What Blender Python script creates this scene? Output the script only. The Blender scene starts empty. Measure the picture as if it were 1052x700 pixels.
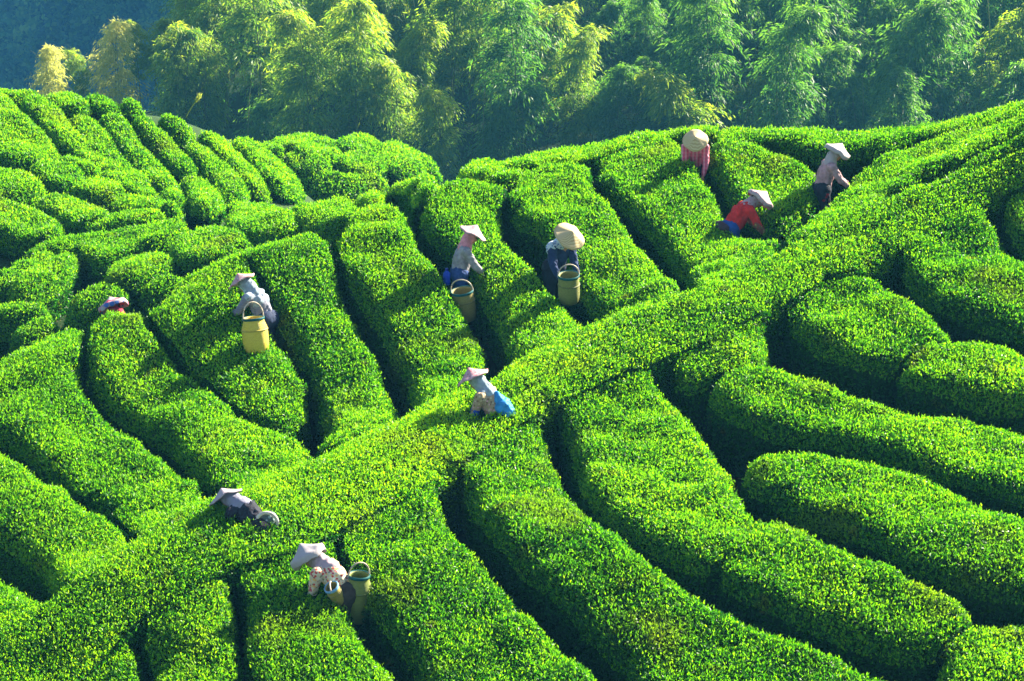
import bpy, bmesh, math, random
import numpy as np
from mathutils import Vector, Matrix, Euler
from mathutils.geometry import delaunay_2d_cdt

rng = np.random.default_rng(7)
random.seed(7)
scene = bpy.context.scene
COL = scene.collection

# ------------------------------------------------------------------ camera
FPX = 2600.0
PITCH = math.radians(16.0)
CAM = np.array([0.0, 0.0, 15.0])
FWD = np.array([0.0, math.cos(PITCH), -math.sin(PITCH)])
UP = np.array([0.0, math.sin(PITCH), math.cos(PITCH)])
RIGHT = np.array([1.0, 0.0, 0.0])
cam_data = bpy.data.cameras.new("camera")
cam_data.sensor_width = 36.0
cam_data.lens = FPX / 1052.0 * 36.0
cam_data.clip_start = 0.5
cam_data.clip_end = 3000.0
cam = bpy.data.objects.new("camera", cam_data)
COL.objects.link(cam)
cam.location = CAM
cam.rotation_euler = (math.pi / 2 - PITCH, 0.0, 0.0)
scene.camera = cam


def at_depth(px, py, d):
    """World point seen at photograph pixel (px, py) at distance d along the view axis."""
    return CAM + d * (FWD + (px - 526.0) / FPX * RIGHT + (350.0 - py) / FPX * UP)


# ------------------------------------------------------------------ lie of the land
# heights of the tea canopy: surveyed points as (px, py, distance) ...
SURVEY = [
    (-60, 740, 28.6), (0, 690, 29.4), (100, 690, 29.0), (250, 690, 28.4), (420, 690, 28.0), (620, 690, 27.6), (850, 690, 27.4),
    (1052, 690, 27.3), (1120, 740, 26.8), (500, 790, 26.2), (0, 790, 27.4), (1052, 790, 26.0),
    (0, 610, 30.8), (130, 590, 30.6), (323, 580, 30.0), (520, 570, 29.7), (720, 560, 29.5), (900, 560, 29.3), (1052, 560, 29.2),
    (0, 500, 33.0), (120, 480, 33.3), (240, 540, 31.3), (240, 450, 33.5), (350, 480, 32.7), (485, 430, 33.6), (485, 480, 32.0),
    (620, 470, 31.9), (760, 460, 31.8), (900, 450, 31.7), (1052, 450, 31.6),
    (0, 380, 36.0), (90, 335, 36.9), (150, 315, 37.0), (243, 263, 37.8), (160, 400, 35.2), (300, 350, 36.0), (400, 330, 36.3),
    (500, 350, 35.6), (583, 250, 37.6), (480, 250, 37.8), (600, 330, 35.7), (690, 330, 35.2), (800, 290, 35.9), (900, 320, 34.6),
    (1000, 350, 33.8), (1052, 300, 34.8), (950, 220, 37.2), (1052, 200, 37.2), (700, 230, 38.3), (760, 200, 39.0), (860, 190, 38.8),
    (345, 235, 38.6), (421, 205, 39.2), (500, 178, 40.2), (560, 167, 40.6), (640, 152, 40.8), (713, 138, 41.2), (800, 134, 41.2),
    (900, 137, 41.0), (960, 132, 40.4), (1052, 108, 39.6), (1120, 90, 39.2), (1200, 70, 39.0), (1200, 400, 33.0), (1200, 650, 28.0),
    (-120, 420, 36.0), (-120, 600, 31.5),
    # the dip and the mounds behind the left crest
    (20, 350, 41.0), (60, 320, 41.8), (120, 305, 41.6), (180, 285, 42.2), (60, 270, 44.0), (150, 245, 44.6), (220, 235, 44.4),
    (290, 222, 44.0), (390, 200, 44.0), (440, 185, 44.4), (515, 172, 43.6), (-60, 300, 43.0),
    # the left hill
    (40, 225, 46.8), (-60, 210, 47.0), (100, 210, 47.4), (20, 185, 48.4), (150, 195, 48.8), (60, 150, 50.4), (210, 205, 47.4),
    (140, 150, 51.2), (220, 165, 51.2), (290, 185, 51.4), (250, 150, 53.0), (10, 95, 53.0), (60, 97, 53.6), (120, 101, 54.2),
    (160, 110, 54.6), (200, 124, 54.8), (240, 136, 55.0), (-80, 90, 52.6), (-80, 140, 50.0), (310, 178, 53.0),
    # the small far hill
    (280, 152, 61.0), (320, 150, 62.0), (370, 165, 61.0), (410, 168, 61.5), (330, 176, 60.0), (370, 141, 64.0), (300, 142, 64.0),
    (400, 146, 64.0), (440, 165, 63.0),
]
SURVEY_XYZ = [at_depth(*s) for s in SURVEY]
# ... and points out of sight: behind the crests and down to the bamboo valley
SURVEY_XYZ += [np.array(p) for p in [
    (-2.0, 48.0, 2.4), (3.0, 46.0, 3.0), (6.0, 46.5, 2.8), (10.0, 45.0, 4.2), (14.0, 44.0, 5.5),
    (0.0, 54.0, -0.5), (6.0, 54.0, -0.6), (12.0, 54.0, 0.0), (18.0, 52.0, 1.6), (24.0, 44.0, 6.0),
    (1.5, 63.0, -2.2), (8.0, 63.0, -2.8), (16.0, 63.0, -2.2), (26.0, 62.0, -1.5), (-6.0, 56.0, 0.6),
    (-14.0, 60.0, 1.6), (-9.0, 60.5, 0.9), (-20.0, 58.0, 2.5), (-5.0, 69.0, -1.6), (-12.0, 70.0, -1.8), (-22.0, 70.0, -1.5), (-30.0, 62.0, 2.0),
    (-26.0, 52.0, 5.0), (-26.0, 40.0, 4.0), (-22.0, 30.0, 3.4), (22.0, 30.0, 6.6), (22.0, 22.0, 4.5), (-22.0, 20.0, 1.5), (0.0, 18.0, 2.2),
    (-10.5, 41.0, 2.9), (-8.2, 38.6, 3.0), (-6.7, 39.1, 3.35), (-5.6, 39.4, 3.6), (-4.7, 39.9, 3.95),
]]
PTS = np.array(SURVEY_XYZ)


def _phi(r2):
    return np.where(r2 > 1e-9, 0.5 * r2 * np.log(np.maximum(r2, 1e-9)), 0.0)


def fit_surface(P, lam=0.06):
    n = len(P)
    d2 = ((P[:, None, :2] - P[None, :, :2]) ** 2).sum(-1)
    A = np.zeros((n + 3, n + 3))
    A[:n, :n] = _phi(d2) + lam * np.eye(n)
    A[:n, n] = 1; A[:n, n + 1:] = P[:, :2]
    A[n, :n] = 1; A[n + 1:, :n] = P[:, :2].T
    return np.linalg.solve(A, np.concatenate([P[:, 2], np.zeros(3)]))


GX0, GX1, GY0, GY1, GS = -32.0, 32.0, 14.0, 74.0, 0.2
gx = np.arange(GX0, GX1 + 1e-6, GS); gy = np.arange(GY0, GY1 + 1e-6, GS)
W = fit_surface(PTS)
GXX, GYY = np.meshgrid(gx, gy, indexing="ij")
q = np.stack([GXX.ravel(), GYY.ravel()], 1)
CANOPY = np.zeros(len(q))
for i in range(0, len(q), 20000):
    s = q[i:i + 20000]
    d2 = ((s[:, None, :] - PTS[None, :, :2]) ** 2).sum(-1)
    CANOPY[i:i + 20000] = _phi(d2) @ W[:len(PTS)] + W[len(PTS)] + s @ W[len(PTS) + 1:]
CANOPY = CANOPY.reshape(GXX.shape)


def canopy(x, y):
    x = np.asarray(x, float); y = np.asarray(y, float)
    u = np.clip((x - GX0) / GS, 0, len(gx) - 1.001); v = np.clip((y - GY0) / GS, 0, len(gy) - 1.001)
    i = u.astype(int); j = v.astype(int); a = u - i; b = v - j
    return (CANOPY[i, j] * (1 - a) * (1 - b) + CANOPY[i + 1, j] * a * (1 - b)
            + CANOPY[i, j + 1] * (1 - a) * b + CANOPY[i + 1, j + 1] * a * b)


# the spur that carries the diagonal path stands a little proud of the slopes on both sides
_sp = [(-60, 700), (60, 648), (140, 605), (240, 548), (350, 497), (440, 455), (495, 432), (575, 392), (690, 335), (800, 282), (880, 243), (960, 205), (1052, 155), (1140, 110)]
SPUR = []
for _a, _b in _sp:
    _d = np.arange(24, 43, 0.05)
    _P = CAM + _d[:, None] * (FWD + (_a - 526.0) / FPX * RIGHT + (350.0 - _b) / FPX * UP)
    SPUR.append(_P[int(np.argmin(np.abs(_P[:, 2] - canopy(_P[:, 0], _P[:, 1]))))][:2])
SPUR = np.array(SPUR)


def _spur_lift():
    out = np.full(GXX.size, 1e9)
    for k in range(len(SPUR) - 1):
        A, B = SPUR[k], SPUR[k + 1]; dd = B - A
        t = np.clip(((q - A) @ dd) / (dd @ dd), 0, 1)
        out = np.minimum(out, np.linalg.norm(q - (A + t[:, None] * dd), axis=1))
    return (0.40 * np.exp(-(out / 0.95) ** 2) - 0.12 * np.exp(-(out / 2.4) ** 2)).reshape(GXX.shape)


CANOPY += _spur_lift()


def bush_h(x, y):
    """Height of the clipped bushes above the soil."""
    y = np.asarray(y, float)
    return 0.92 - 0.36 * np.clip((y - 41.0) / 3.5, 0, 1) - 0.12 * np.clip((y - 46.0) / 3.0, 0, 1)


def ground(x, y):
    return canopy(x, y) - bush_h(x, y)


def hit(px, py, dmin, dmax, lift=0.0):
    """Where the line of sight through a photograph pixel meets the canopy between two distances."""
    d = np.arange(dmin, dmax, 0.04)
    P = CAM + d[:, None] * (FWD + (px - 526.0) / FPX * RIGHT + (350.0 - py) / FPX * UP)
    g = P[:, 2] - canopy(P[:, 0], P[:, 1]) - lift
    k = np.where((g[:-1] > 0) & (g[1:] <= 0))[0]
    i = k[0] if len(k) else int(np.argmin(np.abs(g)))
    return P[i]


def vnoise(x, y, s, seed=0):
    """Smooth value noise in numpy."""
    x = np.asarray(x) / s; y = np.asarray(y) / s
    i = np.floor(x).astype(np.int64); j = np.floor(y).astype(np.int64)
    a = x - i; b = y - j
    a = a * a * (3 - 2 * a); b = b * b * (3 - 2 * b)

    def h(i, j):
        n = np.sin(i * 127.1 + j * 311.7 + seed * 74.7) * 43758.5453
        return n - np.floor(n)
    return (h(i, j) * (1 - a) * (1 - b) + h(i + 1, j) * a * (1 - b) + h(i, j + 1) * (1 - a) * b + h(i + 1, j + 1) * a * b) * 2 - 1


# ------------------------------------------------------------------ tagging
def tag(o, label=None, cat=None, group=None, kind=None):
    if label: o["label"] = label
    if cat: o["category"] = cat
    if group: o["group"] = group
    if kind: o["kind"] = kind
    return o


def link(name, me, parent=None, mats=()):
    o = bpy.data.objects.new(name, me)
    COL.objects.link(o)
    for m in mats: me.materials.append(m)
    if parent is not None: o.parent = parent
    return o


def empty(name, loc, rz=0.0):
    o = bpy.data.objects.new(name, None)
    COL.objects.link(o)
    o.empty_display_size = 0.2
    o.location = loc
    o.rotation_euler = (0, 0, rz)
    return o


def mesh_np(name, V, F4=None, F3=None, mat_idx=None, smooth=None, tint=None, attr="tint"):
    """Mesh from numpy vertices, quads and triangles (triangles first)."""
    me = bpy.data.meshes.new(name)
    n3 = 0 if F3 is None else len(F3); n4 = 0 if F4 is None else len(F4)
    me.vertices.add(len(V)); me.vertices.foreach_set("co", np.asarray(V, np.float32).ravel())
    loops = []
    if n3: loops.append(np.asarray(F3, np.int32).ravel())
    if n4: loops.append(np.asarray(F4, np.int32).ravel())
    loops = np.concatenate(loops)
    me.loops.add(len(loops)); me.loops.foreach_set("vertex_index", loops)
    me.polygons.add(n3 + n4)
    st = np.concatenate([np.arange(n3) * 3, n3 * 3 + np.arange(n4) * 4]).astype(np.int32)
    me.polygons.foreach_set("loop_start", st)
    if mat_idx is not None: me.polygons.foreach_set("material_index", np.asarray(mat_idx, np.int32))
    if smooth is not None: me.polygons.foreach_set("use_smooth", np.asarray(smooth, bool))
    me.update(calc_edges=True)
    if tint is not None:
        a = me.attributes.new(attr, "FLOAT", "FACE")
        a.data.foreach_set("value", np.asarray(tint, np.float32))
    return me
# ------------------------------------------------------------------ the tea hedges: outlines of their clipped tops
# (sheet, label, outline in photograph pixels)
HEDGES = [
 # --- slope between the left crest and the long diagonal path
 ("n", "low tea mound in the shaded corner at the lower left frame edge", [(-120,600),(-40,588),(5,593),(30,604),(52,618),(25,632),(-40,652),(-120,690)]),
 ("n", "short rounded tea row ending in dark soil above the diagonal path's left end", [(-120,440),(-40,450),(0,467),(30,492),(60,512),(100,535),(129,563),(103,588),(75,606),(62,592),(58,575),(25,558),(5,541),(-30,522),(-120,500)]),
 ("n", "wide tea row from the left crest to the picker bent double in dark clothes", [(-120,420),(-40,382),(0,368),(28,358),(77,336),(91,334),(84,352),(79,378),(86,402),(110,424),(150,452),(190,482),(214,503),(212,518),(185,534),(152,557),(140,556),(124,534),(100,514),(66,494),(36,470),(10,446),(-40,428),(-120,440)]),
 ("n", "tea row starting on the crest below the half hidden picker's patterned hat", [(91,334),(143,318),(150,332),(158,350),(185,380),(215,402),(245,428),(290,441),(324,452),(312,480),(290,502),(252,506),(226,506),(206,480),(172,450),(134,424),(104,404),(92,380),(92,352)]),
 ("n", "blunt ended tea row with the bright yellow basket resting on its upper part", [(146,320),(171,304),(200,280),(243,263),(258,262),(266,300),(274,328),(290,354),(307,381),(317,406),(314,420),(300,430),(270,430),(245,418),(225,398),(200,373),(172,347),(156,330)]),
 ("n", "long tea row directly right of the picker leaning over the bright yellow basket", [(243,263),(265,255),(300,245),(337,240),(340,275),(351,300),(373,340),(396,380),(411,412),(406,430),(380,446),(345,462),(322,472),(336,444),(335,428),(328,400),(318,375),(300,345),(284,322),(276,298),(268,275)]),
 ("n", "long tea row left of the picker in the grey blouse, shadowed across its middle", [(346,262),(350,236),(376,217),(406,210),(421,214),(424,238),(440,264),(465,292),(487,330),(499,360),(501,382),(476,400),(440,426),(428,428),(428,412),(415,378),(394,340),(371,300),(357,275)]),
 ("n", "tea row the grey bloused picker faces, between that picker and the one in polka dots", [(428,216),(440,200),(456,192),(487,186),(515,187),(520,198),(511,215),(512,236),(530,254),(552,277),(571,302),(592,323),(604,334),(600,346),(562,366),(526,386),(519,382),(525,362),(515,332),(498,303),(480,272),(455,250),(436,236)]),
 ("n", "tea row right of the picker with the large straw hat and polka dot scarf", [(523,212),(522,196),(535,180),(570,168),(604,168),(607,190),(634,215),(655,243),(674,270),(696,291),(700,304),(690,318),(655,331),(619,335),(617,322),(600,295),(586,268),(566,246),(540,228)]),
 ("n", "broad tea row falling from the ridge before the picker in the pink checked shirt", [(612,182),(613,168),(625,158),(650,150),(690,140),(705,147),(720,172),(734,192),(746,214),(754,236),(772,244),(792,243),(801,251),(795,270),(770,286),(737,301),(715,305),(714,284),(690,259),(668,235),(648,209),(624,189)]),
 ("n", "tea row on the ridge between the checked shirt picker and the red shirt picker", [(727,164),(722,145),(760,148),(795,153),(838,165),(845,184),(838,201),(815,224),(798,234),(776,232),(756,210),(742,187)]),
 ("n", "narrow tea row along the ridge top behind the picker in the white hat", [(718,142),(760,133),(840,132),(900,135),(940,132),(952,137),(905,150),(878,158),(852,156),(830,154),(800,148),(760,146)]),
 # --- the fan of rows at the upper right
 ("n", "tea row on the upper right ridge that the white hatted picker reaches over", [(806,258),(812,241),(845,216),(862,198),(877,176),(902,160),(940,145),(985,132),(1052,107),(1140,80),(1140,98),(1052,130),(985,166),(925,195),(885,217),(850,239),(818,260)]),
 ("n", "second tea row below the ridge at the upper right, ending in a small dark notch", [(890,240),(905,216),(925,199),(985,170),(1052,134),(1140,102),(1140,128),(1052,156),(1000,176),(975,196),(930,222)]),
 # --- two rows either side of the diagonal footpath
 ("n", "upper hedge of the diagonal path at its lower left end", [(-120,690),(-40,655),(0,640),(60,618),(100,590),(140,560),(215,517),(235,516),(240,540),(190,572),(140,602),(60,648),(-40,692),(-120,730)]),
 ("n", "upper hedge of the diagonal path between the bent double picker and the blue bag picker", [(228,520),(236,512),(260,505),(310,486),(350,462),(420,432),(480,402),(490,418),(486,432),(440,454),(350,496),(250,540)]),
 ("n", "upper hedge of the diagonal path above and right of the picker with the blue bag", [(480,408),(515,386),(560,364),(618,334),(660,325),(700,312),(735,300),(745,302),(690,332),(575,390),(500,426)]),
 ("n", "upper hedge of the diagonal path where it climbs below the red shirt picker", [(700,312),(760,290),(806,262),(850,242),(885,221),(925,200),(935,210),(880,244),(800,283),(710,326)]),
 ("n", "lower hedge of the diagonal path at its lower left end in the frame corner", [(-120,738),(-40,698),(60,654),(140,608),(232,556),(250,562),(250,580),(236,584),(180,610),(135,640),(92,682),(60,724),(-40,770),(-120,800)]),
 ("n", "lower hedge of the diagonal path just below the bent double picker", [(232,580),(228,562),(250,546),(350,502),(440,460),(478,446),(480,470),(456,484),(400,516),(345,546),(290,566),(240,584)]),
 ("n", "lower hedge of the diagonal path just below the picker with the blue bag", [(455,482),(470,450),(496,438),(575,397),(640,366),(652,376),(622,390),(566,414),(510,446),(474,474)]),
 ("n", "lower hedge of the diagonal path in the middle of the right hand climb", [(630,386),(640,363),(690,339),(800,288),(840,268),(852,282),(800,309),(742,336),(686,363)]),
 ("n", "lower hedge of the diagonal path at its upper right end", [(838,282),(842,264),(880,250),(930,226),(975,202),(1000,182),(1052,161),(1140,134),(1140,160),(1052,184),(1000,210),(975,222),(940,240),(912,262),(870,280)]),
 # --- rows falling away from the path towards the lower right
 ("n", "tea row in the lower left corner, left of the first narrow gap", [(40,790),(55,722),(95,680),(132,642),(137,662),(146,692),(156,730),(160,790)]),
 ("n", "tea row between the two narrow gaps in the lower left", [(141,636),(180,609),(229,583),(236,600),(241,625),(239,650),(244,692),(252,740),(258,790),(175,790),(160,705),(150,665)]),
 ("n", "tea row under the picker in the flowered blouse", [(240,580),(290,564),(340,544),(342,560),(346,580),(356,605),(362,635),(380,662),(410,692),(436,725),(460,790),(275,790),(262,710),(253,650),(255,615),(247,594)]),
 ("n", "wide tea row right of the flowered blouse picker's green basket", [(350,542),(400,514),(449,488),(453,520),(466,545),(490,567),(516,590),(546,622),(580,656),(626,696),(690,760),(700,800),(490,800),(446,712),(422,668),(390,629),(374,602),(361,580),(354,560)]),
 ("n", "very long tea row crossing the bottom centre below the picker with the blue bag", [(468,482),(510,449),(556,421),(562,440),(570,470),(585,500),(605,527),(640,551),(666,575),(702,598),(752,623),(800,646),(850,669),(905,692),(985,730),(1000,800),(760,800),(700,750),(662,702),(640,668),(604,638),(557,594),(524,560),(501,538),(486,513)]),
 ("n", "tea row from the path's middle down to a brownish crease in the lower centre right", [(573,411),(620,390),(671,371),(673,390),(695,411),(722,441),(741,466),(752,490),(766,512),(782,530),(757,554),(741,582),(700,575),(670,556),(645,536),(620,520),(605,500),(592,472),(582,444),(576,428)]),
 ("n", "stout tea block at the lower right ending square above a dark corner", [(738,580),(752,556),(778,524),(790,522),(812,533),(846,549),(880,565),(925,581),(965,600),(1000,617),(1005,629),(990,641),(966,664),(945,672),(916,665),(872,648),(830,630),(782,611),(748,598)]),
 ("n", "long tea row with a round nose, rising alone from the dark hollow at the right", [(761,482),(768,470),(790,464),(830,465),(880,471),(930,484),(980,500),(1030,522),(1140,560),(1140,630),(1052,604),(1020,600),(985,590),(940,573),(900,555),(860,535),(820,516),(785,505),(767,494)]),
 ("n", "sweeping tea row above the round nosed row at the right", [(721,398),(735,386),(762,376),(790,373),(815,381),(850,393),(895,409),(950,421),(1000,427),(1052,441),(1140,460),(1140,530),(1052,506),(1010,491),(960,479),(910,461),(870,449),(820,440),(775,432),(742,418)]),
 ("n", "stubby tea row from the path, beside the left side of a curved dark hollow", [(689,362),(740,337),(786,317),(786,331),(792,354),(788,366),(768,374),(745,381),(727,386),(712,397),(700,389),(689,376)]),
 ("n", "rounded tea block framed by two curved dark gaps at the right of the path", [(803,310),(830,291),(870,279),(895,279),(915,296),(945,316),(975,331),(989,341),(960,350),(937,360),(922,371),(906,374),(866,362),(832,347),(810,330)]),
 ("n", "tea row at the right edge tucked under the rounded block's right corner", [(914,384),(940,363),(972,349),(1000,343),(1030,352),(1140,378),(1140,430),(1052,411),(1010,404),(960,396)]),
 ("n", "broad tea row at the right edge below the short dark slot", [(921,259),(942,238),(975,218),(1014,206),(1020,226),(1030,247),(1047,264),(1140,300),(1140,358),(1052,336),(1010,326),(980,313),(952,299),(930,278)]),
 ("n", "tea row in the far right edge above the short dark slot", [(1028,205),(1052,187),(1140,160),(1140,285),(1060,258),(1046,243),(1035,226)]),
 ("n", "tea bush filling the lower right corner", [(961,686),(974,662),(1000,642),(1030,631),(1140,622),(1140,800),(985,800),(956,715)]),
 # --- mounds in the dip behind the left crest
 ("v", "plump tea mound just behind the crest, above the leaning picker's hat", [(228,226),(245,212),(270,207),(300,216),(309,231),(300,242),(270,247),(245,240)]),
 ("v", "tea mound on the far side of the crest, left of the shaded row's top", [(228,210),(250,200),(300,192),(345,199),(375,213),(373,224),(342,233),(315,238),(309,222),(280,206)]),
 ("v", "flat tea mound behind the crest near the middle, below the small far hill", [(346,197),(370,187),(405,185),(433,200),(425,208),(402,212),(380,213),(360,206)]),
 ("v", "thin tea strip along the crest, left of the skyline strip", [(384,181),(420,172),(460,178),(472,190),(440,197),(420,192),(396,186)]),
 ("v", "outermost tea strip on the central skyline against the dark bamboo", [(468,172),(500,165),(535,167),(562,166),(545,178),(520,185),(490,184)]),
 ("v", "tea mound in the dip, straight above the small oval bush", [(103,281),(115,266),(150,257),(178,261),(178,279),(160,288),(135,291),(112,290)]),
 ("v", "large dark sided tea mound in the dip left of the plump mound", [(172,252),(200,236),(230,230),(258,243),(264,254),(240,266),(210,277),(196,274),(181,262)]),
 ("v", "small oval tea bush between two mounds close behind the left crest", [(136,299),(150,288),(180,277),(199,277),(191,289),(165,302),(146,305)]),
 ("v", "tea mound behind the crest that stands over the half hidden picker", [(66,303),(90,290),(120,289),(136,300),(130,315),(105,326),(82,335),(66,322)]),
 ("v", "tea mound behind the crest with a shaded left side near the frame edge", [(8,336),(25,326),(60,320),(65,330),(50,346),(30,356),(12,356)]),
 ("v", "tea strip at the left frame edge behind the crest", [(-120,340),(-20,316),(10,309),(50,302),(62,311),(30,322),(0,331),(-20,336),(-120,365)]),
 ("v", "tea strip slanting down to a patch of dry twigs in the dip", [(4,299),(15,286),(45,271),(76,259),(80,266),(60,280),(36,296),(12,305)]),
 ("v", "tea strip at the left edge above the slanting one", [(-120,310),(-20,290),(0,276),(30,262),(58,254),(62,259),(40,271),(10,286),(-20,300),(-120,330)]),
 ("v", "long slim tea strip across the dip at the foot of the left hill", [(12,262),(50,246),(100,241),(150,230),(186,222),(196,229),(170,244),(120,257),(100,268),(88,256),(40,258)]),
 ("v", "low dark tea bush in the notch between the left hill and the near crest", [(306,190),(318,182),(338,180),(352,187),(346,196),(326,198)]),
 # --- rounded rows at the foot of the left hill
 ("h", "fat tea bush at the left edge on the foot of the left hill", [(-120,200),(-20,203),(0,204),(40,214),(70,230),(66,239),(40,243),(15,240),(-20,228),(-120,225)]),
 ("h", "rounded tea bush on the hill foot with a hollow shaded end", [(31,204),(45,197),(85,203),(119,217),(111,224),(80,232),(55,222)]),
 ("h", "thin tea strip edging the bottom of the left hill", [(83,233),(110,223),(150,217),(178,214),(166,224),(120,232),(96,238)]),
 ("h", "domed tea bush at the left edge halfway down the left hill", [(-120,160),(-20,172),(0,172),(30,178),(50,191),(32,204),(10,203),(-20,197),(-120,190)]),
 ("h", "flat oval tea bush in the lower middle of the left hill", [(70,193),(90,182),(120,184),(133,195),(115,203),(86,202)]),
 ("h", "oval tea bush right of the flat oval one on the left hill", [(110,208),(130,200),(156,202),(171,212),(142,218),(118,216)]),
 ("h", "lumpy tea bush with brown twigs on the left hill", [(24,170),(45,163),(75,168),(91,179),(76,190),(55,192),(44,182)]),
 # --- straight rows on the left hill
 ("h", "first straight tea row down the left hill, at the frame edge", [(-120,90),(-20,94),(5,96),(20,112),(38,130),(60,150),(63,160),(40,163),(15,163),(-20,158),(-120,150)]),
 ("h", "second straight tea row down the left hill", [(18,101),(40,98),(60,112),(80,135),(100,150),(125,172),(108,176),(85,162),(60,142),(38,123)]),
 ("h", "third straight tea row down the left hill", [(68,116),(95,116),(104,130),(120,145),(135,165),(150,180),(166,200),(142,196),(118,177),(95,152),(76,131)]),
 ("h", "fourth straight tea row down the left hill, beside the dark dimple", [(100,114),(126,114),(136,132),(150,150),(170,170),(181,186),(190,205),(175,206),(153,183),(131,161),(110,136)]),
 ("h", "fifth straight tea row down the left hill", [(131,117),(153,118),(172,138),(190,156),(205,171),(201,177),(184,175),(168,160),(149,141)]),
 ("h", "sixth straight tea row down the left hill, short and high up", [(156,110),(183,117),(200,134),(202,142),(187,142),(172,131)]),
 ("h", "seventh straight tea row down the left hill, broad in its middle", [(185,144),(206,143),(230,163),(255,192),(248,199),(230,201),(220,187),(206,167)]),
 ("h", "eighth straight tea row down the left hill", [(198,127),(217,131),(244,154),(281,191),(261,195),(235,167),(212,144)]),
 ("h", "last straight tea row on the right flank of the left hill", [(229,137),(257,141),(300,174),(313,187),(287,191),(274,181),(250,155)]),
 ("h", "short tea bush below the fifth row of the left hill", [(183,178),(206,176),(230,203),(214,208),(200,207),(190,192)]),
 ("h", "skyline tea bush at the left end of the left hill's top", [(-30,93),(5,91),(25,88),(45,92),(40,98),(15,98)]),
 ("h", "skyline tea bush below the dry pale bamboo tips", [(45,97),(60,94),(85,98),(97,111),(76,113),(56,108)]),
 ("h", "skyline tea bush in the middle of the left hill's top", [(80,98),(100,97),(125,103),(129,112),(100,112)]),
 ("h", "skyline tea bush at the right end of the left hill's top", [(118,101),(140,100),(154,110),(137,114),(126,108)]),
 ("h", "low tea bush between the second row and the lumpy bush on the left hill", [(60,152),(84,160),(110,176),(96,181),(76,168),(58,161)]),
 ("h", "wide tea bush closing the bottom of the middle rows on the left hill", [(98,174),(130,178),(160,201),(192,209),(178,215),(150,203),(120,189),(96,181)]),
 # --- the small far hill
 ("f", "tea strip on top of the small far hill, left part", [(275,143),(300,139),(335,140),(348,148),(320,152),(290,150)]),
 ("f", "middle tea strip on the left part of the small far hill", [(300,156),(325,150),(348,153),(340,162),(315,162)]),
 ("f", "dark sided tea bush low on the small far hill", [(287,162),(310,156),(335,165),(338,175),(325,181),(300,177)]),
 ("f", "smallest tea bush at the left foot of the small far hill", [(262,151),(285,151),(290,158),(275,161)]),
 ("f", "domed tea bush crowning the small far hill", [(350,144),(370,138),(392,144),(391,153),(370,153),(352,151)]),
 ("f", "square tea block below the domed bush on the small far hill", [(353,159),(372,154),(391,158),(389,176),(370,178),(352,172)]),
 ("f", "tea block right of the dark slot on the small far hill", [(396,145),(415,147),(431,160),(434,172),(410,174),(394,172)]),
 ("f", "low tea strip along the shaded foot of the small far hill", [(304,185),(335,181),(392,180),(402,188),(345,195),(308,194)]),
 ("f", "tea strip down the right flank of the small far hill", [(421,152),(440,160),(456,171),(437,172)]),
]
SHEETS = {"n": (24.0, 43.0), "v": (39.6, 48.0), "h": (45.5, 57.0), "f": (55.5, 68.0)}
GROUPS = {"n": "clipped tea rows on the near slope", "v": "tea mounds in the dip behind the crest",
          "h": "tea rows on the left hill", "f": "tea rows on the small far hill"}


def chaikin(P):
    Q = []
    for i in range(len(P)):
        a = P[i]; b = P[(i + 1) % len(P)]
        Q += [a * 0.75 + b * 0.25, a * 0.25 + b * 0.75]
    return np.array(Q)


def resample(P, step):
    Q = np.vstack([P, P[:1]]); seg = np.linalg.norm(np.diff(Q, axis=0), axis=1)
    s = np.concatenate([[0], np.cumsum(seg)]); n = max(8, int(s[-1] / step))
    t = np.arange(n) / n * s[-1]
    return np.stack([np.interp(t, s, Q[:, k]) for k in range(P.shape[1])], 1)


def poly_dist(p, B):
    A = B; C = np.roll(B, -1, 0); d = C - A
    L = np.maximum((d ** 2).sum(1), 1e-12)
    out = np.full(len(p), 1e9)
    for i in range(0, len(p), 4000):
        s = p[i:i + 4000]
        t = np.clip(((s[:, None] - A[None]) * d[None]).sum(-1) / L, 0, 1)
        out[i:i + 4000] = np.sqrt((((A[None] + t[..., None] * d[None]) - s[:, None]) ** 2).sum(-1).min(1))
    return out


def inside(p, B):
    x, y = p[:, 0][:, None], p[:, 1][:, None]
    x1, y1 = B[:, 0][None], B[:, 1][None]; x2, y2 = np.roll(B, -1, 0)[:, 0][None], np.roll(B, -1, 0)[:, 1][None]
    c = ((y1 > y) != (y2 > y)) & (x < (x2 - x1) * (y - y1) / np.where(np.abs(y2 - y1) < 1e-12, 1e-12, y2 - y1) + x1)
    return c.sum(1) % 2 == 1


CREASE = {"n": 0.05, "v": 0.24, "h": 0.55, "f": 0.36}


def hedge_outline(outline_px, sheet):
    d0, d1 = SHEETS[sheet]
    P = chaikin(np.array(outline_px, float))
    P = resample(P, 7.0 if sheet == "n" else 3.5)
    XY = np.array([hit(a, b, d0, d1)[:2] for a, b in P])
    step = 0.11 if sheet == "n" else 0.13
    B = resample(XY, step)
    for _ in range(3): B = 0.5 * B + 0.25 * (np.roll(B, 1, 0) + np.roll(B, -1, 0))
    area = 0.5 * np.sum(B[:, 0] * np.roll(B[:, 1], -1) - np.roll(B[:, 0], -1) * B[:, 1])
    if area < 0: B = B[::-1].copy()
    return B


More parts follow.
